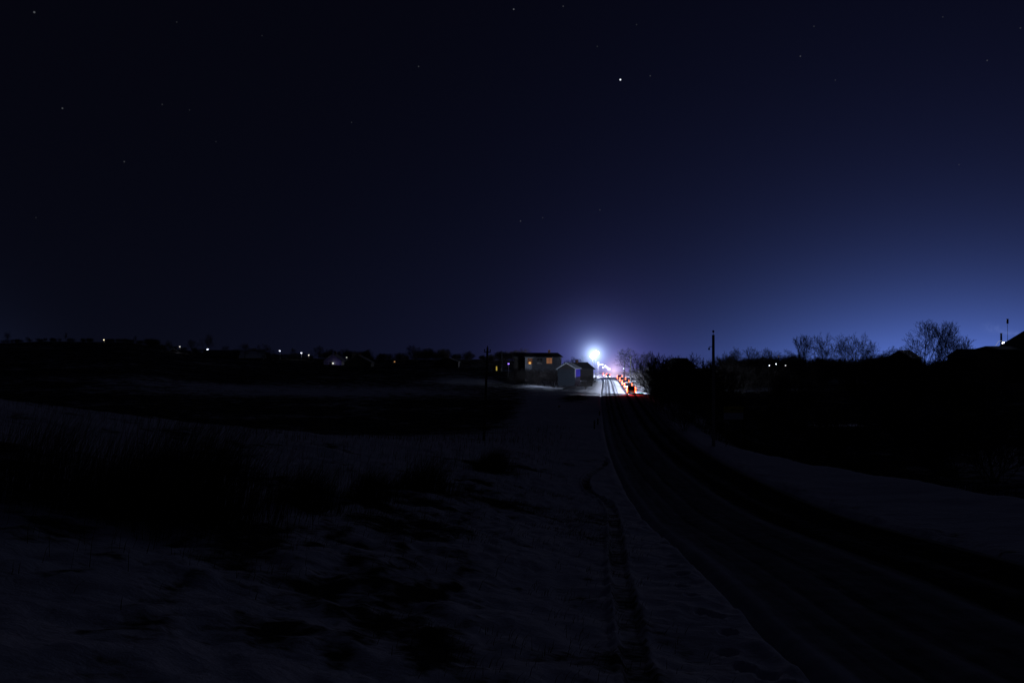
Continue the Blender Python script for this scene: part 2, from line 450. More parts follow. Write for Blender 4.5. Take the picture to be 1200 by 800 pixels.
# ------------------------------------------------------------------ dry grass and reeds
def blades(pos, h, lean, wid, seed):
    r = np.random.default_rng(seed); n = len(pos)
    ang = r.uniform(0, 2*np.pi, n)
    hh = h * r.uniform(.45, 1.1, n)
    lx = lean[0] * hh * r.uniform(.2, 1.6, n) + .16 * hh * np.cos(ang); ly = lean[1] * hh + .16 * hh * np.sin(ang)
    wa = r.uniform(0, np.pi, n); wx = np.cos(wa) * wid; wy = np.sin(wa) * wid * .3
    p = pos
    mid = p + np.stack([lx*.35, ly*.35, hh*.6], 1); top = p + np.stack([lx, ly, hh], 1)
    wv = np.stack([wx, wy, 0*wx], 1)
    V = np.stack([p - wv, p + wv, mid + wv*.7, mid - wv*.7, top + wv*.15, top - wv*.15], 1).reshape(-1, 3)
    b = (np.arange(n) * 6)[:, None]
    Fc = np.concatenate([b + np.array([[0, 1, 2, 3]]), b + np.array([[3, 2, 4, 5]])], 0)
    return V, Fc

n = 60000
yy = 9 + (rng.uniform(0, 1, n) ** .8) * 66
ss = rng.uniform(4.0, 50, n)
xx = road_x(yy) - HALF - ss
dens = (.5 + .9 * fbm(xx / 5, yy / 5, 41, 3)) * sstep(6, 13, ss) + .25 * np.exp(-((ss - 8.5) / 2.5) ** 2)
dens = dens * (.35 + .65 * np.exp(-((yy - 27) / 18) ** 2)) * sstep(12, 17, yy)
keep = rng.uniform(0, 1, n) < dens * .55
xx = xx[keep]; yy = yy[keep]
pos = np.stack([xx, yy, ground(xx, yy) - .03], 1)
hgt = np.where(road_x(yy) - HALF - xx > 10, .95, .4) * (.5 + .6 * np.clip(fbm(xx/4, yy/4, 44, 2) + .5, 0, 1))
V, Fc = blades(pos, hgt, (.35, .05), .006, 3)
gr = np_mesh('dry_grass', V, Fc, M['dry_grass'])
tag(gr, 'dry grass stalks standing through the snow of the left slope', 'grass', kind='stuff')
n = 45000
yy = 10 + rng.uniform(0, 1, n) ** .8 * 42; sq = rng.uniform(1.0, 14, n); xx = road_x(yy) - HALF - sq
keep = rng.uniform(0, 1, n) < np.clip(1.6 * fbm((xx + .4 * yy) / 2.2, yy / 4.5, 71, 5), 0, 1) * sstep(1, 4, sq)
xx = xx[keep]; yy = yy[keep]
V, Fc = blades(np.stack([xx, yy, ground(xx, yy) - .02], 1), .20, (.5, .1), .0045, 9)
gr = np_mesh('grass_tufts', V, Fc, M['dry_grass'])
tag(gr, 'short dead grass tips poking through the snow of the near verge', 'grass', kind='stuff')
n = 26000
yy = 55 + rng.uniform(0, 1, n) * 70; xx = rng.uniform(-60, 7, n)
keep = rng.uniform(0, 1, n) < (.1 + .6*fbm(xx / 7, yy / 7, 47, 3)) * sstep(3, 8, road_x(yy) - HALF - xx)
xx = xx[keep]; yy = yy[keep]
pos = np.stack([xx, yy, ground(xx, yy) - .03], 1)
n = 14000
yy = 30 + rng.uniform(0, 1, n) * 110; wv_ = 9 - 7 * sstep(40, 105, yy)
xx = road_x(yy) + HALF + wv_ + 1 + rng.uniform(0, 1, n) ** 1.5 * 16
pos = np.concatenate([pos, np.stack([xx, yy, ground(xx, yy) - .03], 1)], 0)
V, Fc = blades(pos, .7, (.2, 0), .014, 5)
gr = np_mesh('weeds', V, Fc, M['dry_grass'])
tag(gr, 'low dead weeds edging the snow of both verges', 'weeds', kind='stuff')

def clump(seed, nb, rad, h):
    r = np.random.default_rng(seed)
    q = np.stack([r.normal(0, rad, nb), r.normal(0, rad * .6, nb), np.zeros(nb) - .1], 1)
    return blades(q, h * np.exp(-(np.hypot(q[:, 0], q[:, 1]) / (2.2 * rad)) ** 2), (.42, 0), .008, seed)
cl_data = [('tall', 1150, 1.2, 2.7), ('low', 900, .6, 1.25)]
protos = []
for i, (nm, nb, rad, h) in enumerate(cl_data):
    V, Fc = clump(60 + i, nb, rad, h)
    o = np_mesh('reed_clump', V, Fc, M['dry_grass']); protos.append([o, False])
CL = [(185, 21, 0, 1.0, 'tall dark reed clump, biggest on the left slope'),
      (228, 23, 0, .95, 'tall dark reed clump just right of the biggest one'),
      (130, 20.5, 0, .72, 'leaning reed clump just left of the biggest one'),
      (40, 21, 0, .8, 'reed clump leaning right at the far left edge of the photo'),
      (350, 27, 1, 1.1, 'low reed clump halfway along the left snow slope'),
      (430, 33, 1, 1.0, 'low reed clump in the ditch right of the middle of the slope'),
      (490, 40, 1, 1.3, 'small reed clump near the right end of the snow slope'),
      (575, 58, 1, 1.2, 'small reed clump beside the foot of the leaning wooden pole')]
for (px, d, k, sc, lb) in CL:
    o, used = protos[k]
    if used:
        o = o.copy(); C.objects.link(o)
    protos[k][1] = True
    o.location = at(px, d); o.scale = (sc * random.uniform(.9, 1.1), sc, sc); o.rotation_euler = (0, 0, random.uniform(-.3, .3))
    tag(o, lb, 'reeds', 'reed clumps on the left snow slope')

# ------------------------------------------------------------------ bare trees
def tube_segments(segs, n=3):
    """segs: list of (p0,p1,r0,r1); returns verts, quad faces"""
    P0 = np.array([s[0] for s in segs]); P1 = np.array([s[1] for s in segs])
    R0 = np.array([s[2] for s in segs]); R1 = np.array([s[3] for s in segs])
    d = P1 - P0; d /= np.linalg.norm(d, axis=1)[:, None] + 1e-9
    ref = np.where(np.abs(d[:, 2:3]) > .9, np.array([[1., 0, 0]]), np.array([[0, 0, 1.]]))
    u = np.cross(d, ref); u /= np.linalg.norm(u, axis=1)[:, None]; w = np.cross(d, u)
    V = []
    for P, R in ((P0, R0), (P1, R1)):
        for k in range(n):
            a = 2*np.pi*k/n
            V.append(P + (u*math.cos(a) + w*math.sin(a)) * R[:, None])
    V = np.stack(V, 1); N = len(segs)
    b = (np.arange(N) * 2 * n)[:, None]
    Fs = [b + np.array([[k, (k+1) % n, n + (k+1) % n, n + k]]) for k in range(n)]
    return V.reshape(-1, 3), np.concatenate(Fs, 0)

def grow(seed, H, spread=.5, levels=4, trunkfrac=.35, bushy=False, rad=None):
    r = random.Random(seed); trunk = []; br = []
    fl = .014 if bushy else .0165
    KIDS = {4: 11, 3: 7, 2: 5, 1: 3}
    def rec(p, d, L, r0, lev, first):
        nseg = 5 if lev == levels else (3 if lev > 1 else 2)
        az0 = r.uniform(0, 6.28); pts = [(p, d, r0)]
        wob = .10 if lev == levels else .16
        for k in range(nseg):
            d = (d + Vector((r.gauss(0, wob), r.gauss(0, wob), r.gauss(0, wob*.5) + (.10 if lev < levels else .02)))).normalized()
            q = p + d * (L / nseg); r1 = r0 * (.80 if lev == levels else .72)
            (trunk if lev == levels and not bushy else br).append((tuple(p), tuple(q), max(r0, fl), max(r1, fl)))
            p = q; r0 = r1; pts.append((p, d, r0))
        if lev == 0: return
        n = KIDS[lev] if lev in KIDS else 8
        for c in range(n):
            t = first + (1 - first) * (c + r.uniform(.1, .9)) / n
            u = t * nseg; i = min(int(u), nseg - 1); f = u - i
            pp = pts[i][0].lerp(pts[i+1][0], f); dd = pts[i+1][1]; rr = pts[i][2] * (1 - f) + pts[i+1][2] * f
            az = az0 + c * 2.4 + r.uniform(-.5, .5)
            ref = Vector((0, 0, 1)) if abs(dd.z) < .9 else Vector((1, 0, 0))
            a = dd.cross(ref).normalized(); b = dd.cross(a)
            ang = spread * r.uniform(.8, 1.35) * (1.15 - .45 * t if lev == levels else 1)
            nd = (dd * math.cos(ang) + (a * math.cos(az) + b * math.sin(az)) * math.sin(ang)).normalized()
            rec(pp, nd, L * r.uniform(.42, .62) * (1.25 - .55 * t) * (1.0 if lev == levels else 1.05), max(rr * .55, fl), lev - 1, .22)
    if bushy:
        for _ in range(9):
            a = r.uniform(0, 6.28); q = r.uniform(.2, .8)
            rec(Vector((r.gauss(0, .3), r.gauss(0, .3), -.2)), Vector((math.cos(a)*q, math.sin(a)*q, 1)).normalized(), H * .75, .035, 3, .05)
        trunk = br[:3]; br = br[3:]
    else:
        rad = rad or .16
        lead = Vector((r.gauss(0, .06), r.gauss(0, .06), 1)).normalized()
        rec(Vector((0, 0, -.6)), lead, H * .78, rad, 4, trunkfrac)
    V, Fc = tube_segments(br, 3); top = V[:, 2].max()
    print('tree segs', len(br), len(trunk), 'top', round(top, 1), 'width', round(V[:, 0].max() - V[:, 0].min(), 1))
    Vt, Ft = tube_segments(trunk, 6)
    k = H / top
    return Vt * k, Ft, V * k, Fc

TREES = {}
def tree_proto(kind, i):
    key = (kind, i)
    if key in TREES: return TREES[key]
    if kind == 'tall': a = grow(100 + i, 12, .62, 4, .30, rad=.19)
    elif kind == 'slim': a = grow(200 + i, 11, .45, 4, .28, rad=.14)
    elif kind == 'round': a = grow(300 + i, 9, .80, 4, .16, rad=.19)
    else: a = grow(400 + i, 4.5, .55, 3, .1, bushy=True)
    def mk(nm, V, Fc, mat):
        o = np_mesh(nm, V, Fc, mat); me = o.data; bpy.data.objects.remove(o); return me
    TREES[key] = (mk('trunk', a[0], a[1], M['bark']), mk('branches', a[2], a[3], M['twig']))
    return TREES[key]
HT = {'tall': 12, 'slim': 11, 'round': 9, 'bush': 4.5}
def tree(kind, px, d, top, label, group, wide=1.0, sink=0.0):
    """a tree standing on the land at distance d whose tip shows at row top"""
    x, y, z = at(px, d)
    h = (HY - top) / F * d - z
    i = random.randrange(6 if kind in ('tall',) else 4)
    t, b = tree_proto(kind, i)
    sc = h / HT[kind]
    o = thing('bush' if kind == 'bush' else 'bare_tree', label, 'bush' if kind == 'bush' else 'tree', (x, y, z - .05), random.uniform(0, 6.28), group)
    o.scale = (sc * wide, sc * wide, sc)
    link(bpy.data.objects.new('stems' if kind == 'bush' else 'trunk', t), o); link(bpy.data.objects.new('branches', b), o)
    return o

G_R = 'bare trees along the right skyline'; G_L = 'bare trees on the left village skyline'; G_S = 'bare bushes in the dark scrub right of the road'
TL = [
 ('tall', 1087, 250, 373, 'tallest bare tree on the right skyline, wide forked crown', G_R, .9),
 ('slim', 1112, 255, 375, 'second tallest bare tree, slim, just right of the tallest', G_R, .8),
 ('slim', 1128, 262, 392, 'bare tree just right of the slim tall tree', G_R, .9),
 ('round', 1142, 270, 398, 'low spreading bare tree left of the glowing roof at right', G_R, .8),
 ('round', 1070, 248, 402, 'low bare tree just left of the tallest tree', G_R, .7),
 ('slim', 1100, 262, 402, 'low bare tree between the two tallest trees', G_R, .7),
 ('round', 1046, 290, 404, 'small bare tree left of the snowy roofed house at right', G_R, .7),
 ('tall', 1020, 270, 398, 'rightmost bare tree of the middle right group', G_R, .7),
 ('tall', 1001, 265, 388, 'bare tree with rounded crown, right half of the middle right group', G_R, .85),
 ('tall', 984, 265, 389, 'tall bare tree in the centre of the middle right group', G_R, .75),
 ('tall', 962, 262, 388, 'tall bare tree with thick trunk, left part of the middle right group', G_R, .75),
 ('slim', 942, 262, 391, 'thin bare tree at the left end of the middle right group', G_R, .75),
 ('round', 930, 280, 408, 'low bare tree right of the three small lights', G_R, .8),
 ('slim', 895, 270, 406, 'bare tree right of the near concrete pole, nearest the small lights', G_R, .8),
 ('slim', 880, 270, 405, 'slender bare tree between the near concrete pole and the small lights', G_R, .8),
 ('tall', 866, 262, 405, 'bushy bare tree, second right of the near concrete pole', G_R, .8),
 ('round', 852, 262, 408, 'bare tree close to the right of the near concrete pole', G_R, .8),
 ('round', 747, 345, 406, 'bare tree lit by the road lights, right of the road', G_R, .95),
 ('round', 760, 330, 410, 'dim bare tree just right of the lit one by the road', G_R, .8),
 ('round', 672, 330, 417, 'bare tree behind the blue walled shed', G_L, .9),
 ('slim', 684, 360, 415, 'thin bare tree between the shed and the bright street lamps', G_L, .8),
 ('round', 489, 380, 403, 'round crowned tree, densest on the left skyline', G_L, 1.1),
 ('tall', 241, 420, 390, 'tall bare tree above the brightest left village light', G_L, 1.0),
 ('round', 224, 430, 397, 'bare tree left of the tall one on the left skyline', G_L, .9),
 ('round', 200, 430, 398, 'broad bare tree above the sloping snowy roof', G_L, 1.1),
 ('round', 262, 420, 404, 'low bare tree right of the brightest left village light', G_L, .9),
 ('tall', 8, 420, 388, 'bare tree at the far left edge of the skyline', G_L, .7),
 ('round', 32, 430, 394, 'small rounded bare tree near the far left of the skyline', G_L, .7),
 ('slim', 77, 430, 389, 'single thin bare tree on the left hill', G_L, .5),
 ('slim', 158, 430, 393, 'thin bare tree right of the lone warm light on the hill', G_L, .6),
 ('round', 287, 400, 401, 'bare tree over the pale roofed barn', G_L, 1.0),
 ('round', 318, 400, 402, 'broad bare tree left of the violet white lamp', G_L, 1.1),
 ('round', 345, 430, 407, 'pale lit bare tree between two village lamps', G_L, .8),
 ('round', 374, 390, 404, 'bare tree left of the gabled house with blue lights', G_L, .9),
 ('round', 386, 430, 409, 'small pale lit tree behind the house with blue lights', G_L, .6),
 ('round', 414, 400, 410, 'pale twiggy tree between the two gabled houses on the left', G_L, .8),
 ('slim', 432, 400, 408, 'bare tree right of the dark gabled house on the left', G_L, .9),
 ('round', 452, 400, 413, 'low bare tree left of the round crowned tree', G_L, .9),
 ('round', 470, 390, 414, 'low bare tree touching the left of the round crowned tree', G_L, .9),
 ('round', 512, 390, 416, 'low bare tree right of the round crowned tree', G_L, .8),
 ('round', 540, 370, 411, 'bare tree left of the leaning wooden pole', G_L, .9),
 ('slim', 552, 370, 410, 'upright bare tree close left of the wooden pole', G_L, .9),
 ('round', 586, 360, 412, 'bare tree left of the violet light', G_L, .8),
 ('slim', 577, 360, 414, 'thin bare tree close right of the wooden pole', G_L, .8),
 ('round', 602, 350, 416, 'low bare tree against the left end of the long house', G_L, .7),
]
for a in TL: tree(a[0], a[1], a[2], a[3], a[4], a[5], a[6] * 1.2)
BL = [(768, 190, 415), (783, 175, 411), (795, 185, 414), (807, 170, 411), (822, 175, 418), (774, 150, 440), (790, 140, 446), (812, 150, 440), (760, 215, 424), (832, 160, 425),
      (842, 190, 424), (905, 190, 432), (940, 160, 438), (1040, 150, 436), (1080, 170, 430), (1010, 200, 428), (1120, 180, 428), (1155, 160, 430), (870, 130, 450), (920, 120, 462), (985, 105, 468), (1060, 120, 458), (1110, 95, 470), (1165, 90, 478), (800, 115, 470),
      (965, 240, 421), (1098, 235, 418), (1062, 235, 419), (1025, 240, 419), (868, 240, 420), (890, 240, 421)]
BLL = ['bush at the top left of the scrub beside the lit road', 'tall twiggy bush left of the small gabled house in the scrub', 'bush hiding the small gabled house from the left', 'tallest bush in front of the small gabled house',
       'bush between the small gabled house and the near concrete pole', 'bush low beside the right shoulder of the road', 'bush lower down the bank right of the road', 'bush under the small gabled house', 'small bush at the lit edge of the road',
       'bush close left of the near concrete pole', 'bush close right of the near concrete pole', 'bush below the three small lights', 'bush under the thin tree of the middle right group', 'bush above the flat roofed shelter on its right',
       'bush below the snowy roofed house at right', 'bush below the rightmost tree of the middle group', 'bush below the slim tall tree', 'bush below the dark roof at the right edge', 'bush just above the yellow and white sign', 'bush right of the yellow and white sign',
       'bush in front of the flat roofed shelter', 'bush right of the flat roofed shelter', 'bush in the dark field at right', 'lowest bush near the right edge of the photo', 'bush left of the near concrete pole foot',
       'bush at the feet of the middle right trees', 'bush between the feet of the two tallest trees', 'bush left of the foot of the tallest tree', 'bush beside the rightmost tree of the middle group', 'bush at the feet of the trees right of the pole', 'bush left of the three small lights']
for (px, d, top), lb in zip(BL, BLL): tree('bush', px, d, top, lb, G_S, 1.1)
for (px, d, top, lb) in [(638, 252, 431, 'bush in front of the long house, between its dark and right windows'), (617, 253, 431, 'bush under the left window of the long house'), (686, 236, 446, 'dark bush on the bank below the shed'), (650, 250, 431, 'bush in front of the long house, by its right end'), (628, 252, 430.5, 'bush in front of the long house, under its middle windows'),
                         (606, 255, 430, 'bush at the left end of the long house'), (692, 262, 437, 'bush beside the foot of the bright street lamps'), (688, 262, 439, 'bush between the board fence and the bright street lamps'),
                         (678, 185, 462, 'bush in the dark hollow left of the road'), (655, 160, 474, 'lowest bush in the dark hollow left of the road')]:
    tree('bush', px, d, top, lb, 'bushes on the left bank', 1.2)

# distant leafless thickets that read as one dark mass on the skyline
def thicket(name, x0, x1, d0, d1, top_lo, top_hi, count, label, seed):
    r = random.Random(seed); VV = []; FF = []; off = 0
    pr = [grow(800 + k, 4.5, .6, 3, .1, bushy=True) for k in range(4)]
    for k in range(count):
        px = r.uniform(x0, x1); d = r.uniform(d0, d1); x, y, z = at(px, d)
        top = r.uniform(top_lo, top_hi) + (3 * math.sin(px / 17.0))
        h = max((HY - top) / F * d - z, 2.0); q = pr[k % 4]
        V = np.concatenate([q[0], q[2]]); Fc = np.concatenate([q[1], q[3] + len(q[0])])
        a = r.uniform(0, 6.28); ca, sa = math.cos(a), math.sin(a); sc = h / 4.5; wsc = sc * r.uniform(.9, 1.5)
        V = np.stack([(V[:, 0]*ca - V[:, 1]*sa) * wsc + x, (V[:, 0]*sa + V[:, 1]*ca) * wsc + y, V[:, 2] * sc + z - .2], 1)
        VV.append(V); FF.append(Fc + off); off += len(V)
    o = np_mesh(name, np.concatenate(VV), np.concatenate(FF), M['twig'])
    tag(o, label, 'thicket', kind='stuff'); print(name, off)
thicket('left_thicket', 175, 612, 425, 465, 409, 417, 150, 'far leafless thicket joining the trees along the left village skyline', 5)
thicket('left_hill_thicket', -30, 190, 450, 480, 397, 401, 60, 'far low thicket along the top of the dark left hill', 8)
thicket('right_thicket', 845, 1165, 285, 330, 414, 421, 120, 'far leafless thicket under the bare trees of the right skyline', 6)

# ------------------------------------------------------------------ houses
def house(name, label, cat, px, py, d, w, dep, hw, hr, rz=0.0, walls='plaster_dim', roof='slate', windows=(), gable='x', hip=0.0,
          side_wall=None, chimney=True, gable_mat=None, group=None, over=.45, door=None):
    """w along local x (faces the camera at rz=0), ridge along x or y, base at row py"""
    x = (px - 600) / F * d; z = (HY - py) / F * d
    o = thing(name, label, cat, (x, d, z), rz, group)
    mb = MB()
    A = w / 2; B = dep / 2
    if gable == 'x':
        mb.prism([(-B, -2), (B, -2), (B, hw), (0, hw + (hr if not hip else 0.02)), (-B, hw)], -A, A, 'x')
    else:
        mb.prism([(-A, -2), (A, -2), (A, hw), (0, hw + hr), (-A, hw)], -B, B, 'y')
    wl = mb.build('wall', M[walls], o)
    rf = MB(); th = .14
    if gable == 'x':
        k = hr / B; ov = over
        for sgn in (-1, 1):
            y0 = sgn * (B + ov); z0 = hw - ov * k
            xr = A + ov
            xt = A + ov - hip
            lo = [(-xr, y0, z0), (xr, y0, z0), (xt, 0, hw + hr), (-xt, 0, hw + hr)]
            if sgn > 0: lo = lo[::-1]
            vs = [rf.bm.verts.new((a_, b_, c_ + .05)) for a_, b_, c_ in lo]; vt = [rf.bm.verts.new((a_, b_, c_ + .05 + th)) for a_, b_, c_ in lo]
            rf.bm.faces.new(vs); rf.bm.faces.new(vt[::-1])
            for i in range(4): rf.bm.faces.new([vs[i], vt[i], vt[(i+1) % 4], vs[(i+1) % 4]])
        if hip:
            for sgn in (-1, 1):
                xr = sgn * (A + ov); xt = sgn * (A + ov - hip)
                z0 = hw - ov * k + .05
                rf.poly([(xr, -(B+ov), z0 + th), (xr, (B+ov), z0 + th), (xt, 0, hw + hr + .05 + th)])
    else:
        k = hr / A; ov = over
        for sgn in (-1, 1):
            x0 = sgn * (A + ov); z0 = hw - ov * k; yr = B + ov
            lo = [(x0, -yr, z0), (x0, yr, z0), (0, yr, hw + hr), (0, -yr, hw + hr)]
            vs = [rf.bm.verts.new((a_, b_, c_ + .05)) for a_, b_, c_ in lo]; vt = [rf.bm.verts.new((a_, b_, c_ + .05 + th)) for a_, b_, c_ in lo]
            rf.bm.faces.new(vs); rf.bm.faces.new(vt[::-1])
            for i in range(4): rf.bm.faces.new([vs[i], vt[i], vt[(i+1) % 4], vs[(i+1) % 4]])
    ro = rf.build('roof', M[roof], o)
    if chimney:
        c = MB(); cx = w * .18 if gable == 'x' else .3
        c.box(cx - .3, cx + .3, -.3, .3, hw + hr - .7, hw + hr + .8).box(cx - .38, cx + .38, -.38, .38, hw + hr + .8, hw + hr + .92)
        c.build('chimney', M['brick'], ro)
    yf = -B
    for (wx, wz, ww, wh, pane) in windows:
        f = MB(); t = .09
        f.box(wx - ww/2 - t, wx - ww/2, yf - .06, yf + .02, wz - t, wz + wh + t).box(wx + ww/2, wx + ww/2 + t, yf - .06, yf + .02, wz - t, wz + wh + t)
        f.box(wx - ww/2, wx + ww/2, yf - .055, yf + .02, wz + wh, wz + wh + t).box(wx - ww/2, wx + ww/2, yf - .08, yf + .02, wz - t, wz)
        f.box(wx - .03, wx + .03, yf - .05, yf + .02, wz, wz + wh).box(wx - ww/2, wx - .031, yf - .048, yf + .02, wz + wh*.66 - .025, wz + wh*.66 + .025).box(wx + .031, wx + ww/2, yf - .048, yf + .02, wz + wh*.66 - .025, wz + wh*.66 + .025)
        fo = f.build('window', M['window_frame'], o)
        MB().box(wx - ww/2, wx + ww/2, yf - .03, yf - .012, wz, wz + wh).build('pane', M[pane], fo)
    if side_wall:
        s = MB(); s.box(A, A + .03, -B + .05, B - .05, .05, hw - .05) ; s.build('side_cladding', M[side_wall], o)
    if gable_mat:
        s = MB(); s.prism([(-A - .02, hw - .1), (A + .02, hw - .1), (0, hw + hr)], -B - .04, -B - .005, 'y'); s.build('gable_boards', M[gable_mat], o)
    if door:
        dm = MB().box(door - .45, door + .45, yf - .04, yf - .003, 0, 2.0).build('door', M['wood_dark'], o)
        MB().box(door + .3, door + .36, yf - .09, yf - .041, .95, 1.08).build('handle', M['metal'], dm)
    return o

DH = 262.0   # distance of the long house
m_ = DH / F   # metres per pixel there
hx = lambda p, c: (p - c) * m_
long_c = 636
house('long_house', 'long pale house with two warm lit windows left of the shed', 'house', 636, 437, DH, 42 * m_, 8, 18.8 * m_, .95, 0, 'plaster', 'slate', hip=1.2,
      windows=[(hx(620.7, long_c), 11.0 * m_, 5.4 * m_, 6.4 * m_, 'warm_pane_dim'), (hx(632, long_c), 11.2 * m_, 6 * m_, 6 * m_, 'dark_glass'), (hx(643, long_c), 11.4 * m_, 6.4 * m_, 6.4 * m_, 'warm_pane')], door=-7.2)
# glowing shade seen in the left window
x, y, z = (620.9 - 600) / F * (DH - 4.1), DH - 4.1, (HY - 426.2) / F * (DH - 4.1)
lampo = thing('table_lamp', 'round glowing lamp shade in the left window of the long house', 'lamp', (x, y, z))
MB().ball((0, 0, .22), .34, (1, .3, 1)).build('lamp_shade', emis('shade_glow', (1, .5, .14), .75), lampo)
MB().tube((0, 0, -.32), (0, 0, -.08), .06).build('lamp_base', M['dark_metal'], lampo)
house('dark_annex', 'dark low annex at the left end of the long pale house', 'annex', 609, 437, DH + 4, 13 * m_, 7, 18.8 * m_, 1.0, 0, 'wood_dark', 'slate', chimney=False)
shed = house('shed', 'small shed with dark front and bright blue side wall near the street lamps', 'shed', 667, 441.5, 246, 20 * 246 / F, 9.5, 10 * 246 / F, 6 * 246 / F, -.20, 'slate_paint', 'snow_cap', gable='y', side_wall='blue_paint', gable_mat='wood_dark', chimney=False, over=.35)
MB().box(2.1, 2.26, -4.9, -4.78, 0, 2.05).build('lit_corner_strip', M['white_paint'], shed)  # lamplight on the shed corner, painted as a white strip
house('gabled_house', 'low dark house between the long house and the shed', 'house', 675, 437, 285, 6.0, 8, 1.2, 1.7, -.9, 'wood_dark', 'slate', gable='y', windows=[(0, 1.1, 1.0, 1.1, 'dark_glass')])
house('hill_house', 'gabled house with blue and white lights low on its front', 'house', 392, 433, 380, 6.8, 8, 3.4, 2.6, 0, 'plaster_dim', 'slate', gable='y', windows=[(-.8, 1.9, .9, 1.0, 'dark_glass')])
house('hill_house', 'dark gabled house right of the house with blue lights', 'house', 421, 433, 360, 9.5, 8, 2.6, 2.6, 0, 'wood_dark', 'slate', gable='y')
house('hill_house', 'low dark house with a broad roof left of the wooden pole', 'house', 524, 431, 360, 8.5, 8, 2.2, 1.6, 0, 'wood_dark', 'slate', gable='y')
house('barn', 'long dark barn below the brightest left village light', 'barn', 262, 424, 410, 15, 8, 2.8, 1.9, 0, 'wood_dark', 'slate', chimney=False)
house('barn', 'barn with a pale snowy roof right of the long dark barn', 'barn', 296, 423, 405, 9.0, 8, 1.5, 2.4, .12, 'wood_dark', 'snow_cap', chimney=False)
house('cottage', 'cottage with sloping snowy roof under the broad tree on the left hill', 'cottage', 200, 420, 420, 7.5, 7, 1.6, 2.6, .6, 'wood_dark', 'snow_cap', gable='y', chimney=False)
house('scrub_house', 'small gabled house half hidden by bushes right of the road', 'house', 796, 435, 215, 4.2, 6, 1.2, 1.5, 0.3, 'wood_dark', 'slate', gable='y', chimney=False)
house('farmhouse', 'house with a snowy roof left of the tallest bare tree', 'house', 1060, 426, 300, 7, 9, 1.7, 2.2, -.7, 'wood_dark', 'snow_cap', gable='y', chimney=False)
house('farmhouse', 'dark round shouldered house between the slim tree and the right edge', 'house', 1137, 424, 250, 6.5, 8, 1.4, 1.7, .3, 'wood_dark', 'slate', gable='y', chimney=False)
house('roadside_house', 'large dark house roof rising at the right edge of the photo', 'house', 1222, 428, 120, 7.6, 8, 1.75, 2.3, 0, 'wood_dark', 'slate', gable='y')

house('outbuilding', 'low dark outbuilding touching the left of the house at the right edge', 'outbuilding', 1172, 428, 121, 2.6, 6, 1.8, .35, 0, 'wood_dark', 'slate', chimney=False)

# flat-roofed shelter with snow on the roof in the dark field
x, y, z = at(982, 128)
o = thing('shelter', 'flat roofed roadside shelter with snow on top in the dark field at right', 'shelter', (x, y, z), .05)
MB().box(-3.0, 3.0, 1.6, 1.75, -1, 2.1).box(-3.0, -2.85, -.9, 1.6, -1, 2.1).box(2.85, 3.0, -.9, 1.6, -1, 2.1).build('wall', M['plaster_dim'], o)
rf = MB().box(-3.4, 3.4, -1.3, 2.0, 2.1, 2.28).build('roof', M['concrete'], o)
MB().box(-3.35, 3.35, -1.25, 1.95, 2.282, 2.38, .03).build('snow_layer', M['snow_cap'], rf)
MB().box(-2.6, 2.6, 1.0, 1.45, .42, .48).box(-2.3, -2.2, 1.1, 1.4, -.5, .42).box(2.2, 2.3, 1.1, 1.4, -.5, .42).build('bench', M['timber'], o)

# board fence between shed and lamps
x, y, z = at(685, 262)
o = thing('board_fence', 'dark board fence between the blue shed and the bright street lamps', 'fence', (x, y, z))
mb = MB()
for k in range(14): mb.box(-1.9 + k*.28, -1.68 + k*.28, -.02, .02, -.4, 1.25 + random.uniform(-.08, .08))
mb.build('boards', M['wood_dark'], o)
MB().box(-2.0, 2.1, .021, .07, .9, 1.0).box(-2.0, 2.1, .021, .07, .2, .3).build('rails', M['timber'], o)
for k in (-1.95, 0, 2.0): MB().box(k - .06, k + .06, .071, .18, -.6, 1.4).build('post', M['timber'], o)

# ------------------------------------------------------------------ poles
def power_pole(px, d, top, label):
    x, y, z = at(px, d); h = (HY - top) / F * d - z
    o = thing('power_pole', label, 'pole', (x, y, z))
    MB().tube((0, 0, -1), (0, 0, h - .42), .17, .125, 12).build('pole', M['concrete'], o)
    MB().tube((0, 0, h - .43), (0, 0, h - .2), .02).build('pin', M['dark_metal'], o)
    MB().ball((0, 0, h - .1), .11, (1, 1, 1.1)).build('insulator', M['ceramic'], o)
    MB().tube((-.1, 0, h - 1.5), (-.40, 0, h - 1.55), .03).tube((-.40, 0, h - 1.56), (-.40, 0, h - 1.66), .02).build('bracket', M['dark_metal'], o)
    MB().ball((-.40, 0, h - 1.73), .10, (1, 1, 1.1)).build('insulator', M['ceramic'], o)
    return o
power_pole(836, 93, 387, 'concrete power pole with two insulators, nearest on the right')

x, y, z = at(567, 98); h = (HY - 407) / F * 98 - z
o = thing('wooden_pole', 'thin dark pole with crossarms leaning slightly at the end of the left slope', 'pole', (x, y, z))
o.rotation_euler = (0, .040, 0)
MB().tube((0, 0, -1), (0, 0, h), .15, .10, 10).build('pole', M['timber'], o)
for q, wd in ((h - .45, .34), (h - 1.1, .55)):
    MB().box(-wd, wd, -.14, -.08, q - .05, q + .05).build('crossarm', M['timber'], o)
    for sx in (-1, 1):
        MB().tube((sx * (wd - .06), -.11, q + .051), (sx * (wd - .06), -.11, q + .12), .015).ball((sx * (wd - .06), -.11, q + .19), .075, (1, 1, 1.15)).build('insulator', M['ceramic'], o)
MB().ball((0, 0, h + .09), .07).build('insulator', M['ceramic'], o)

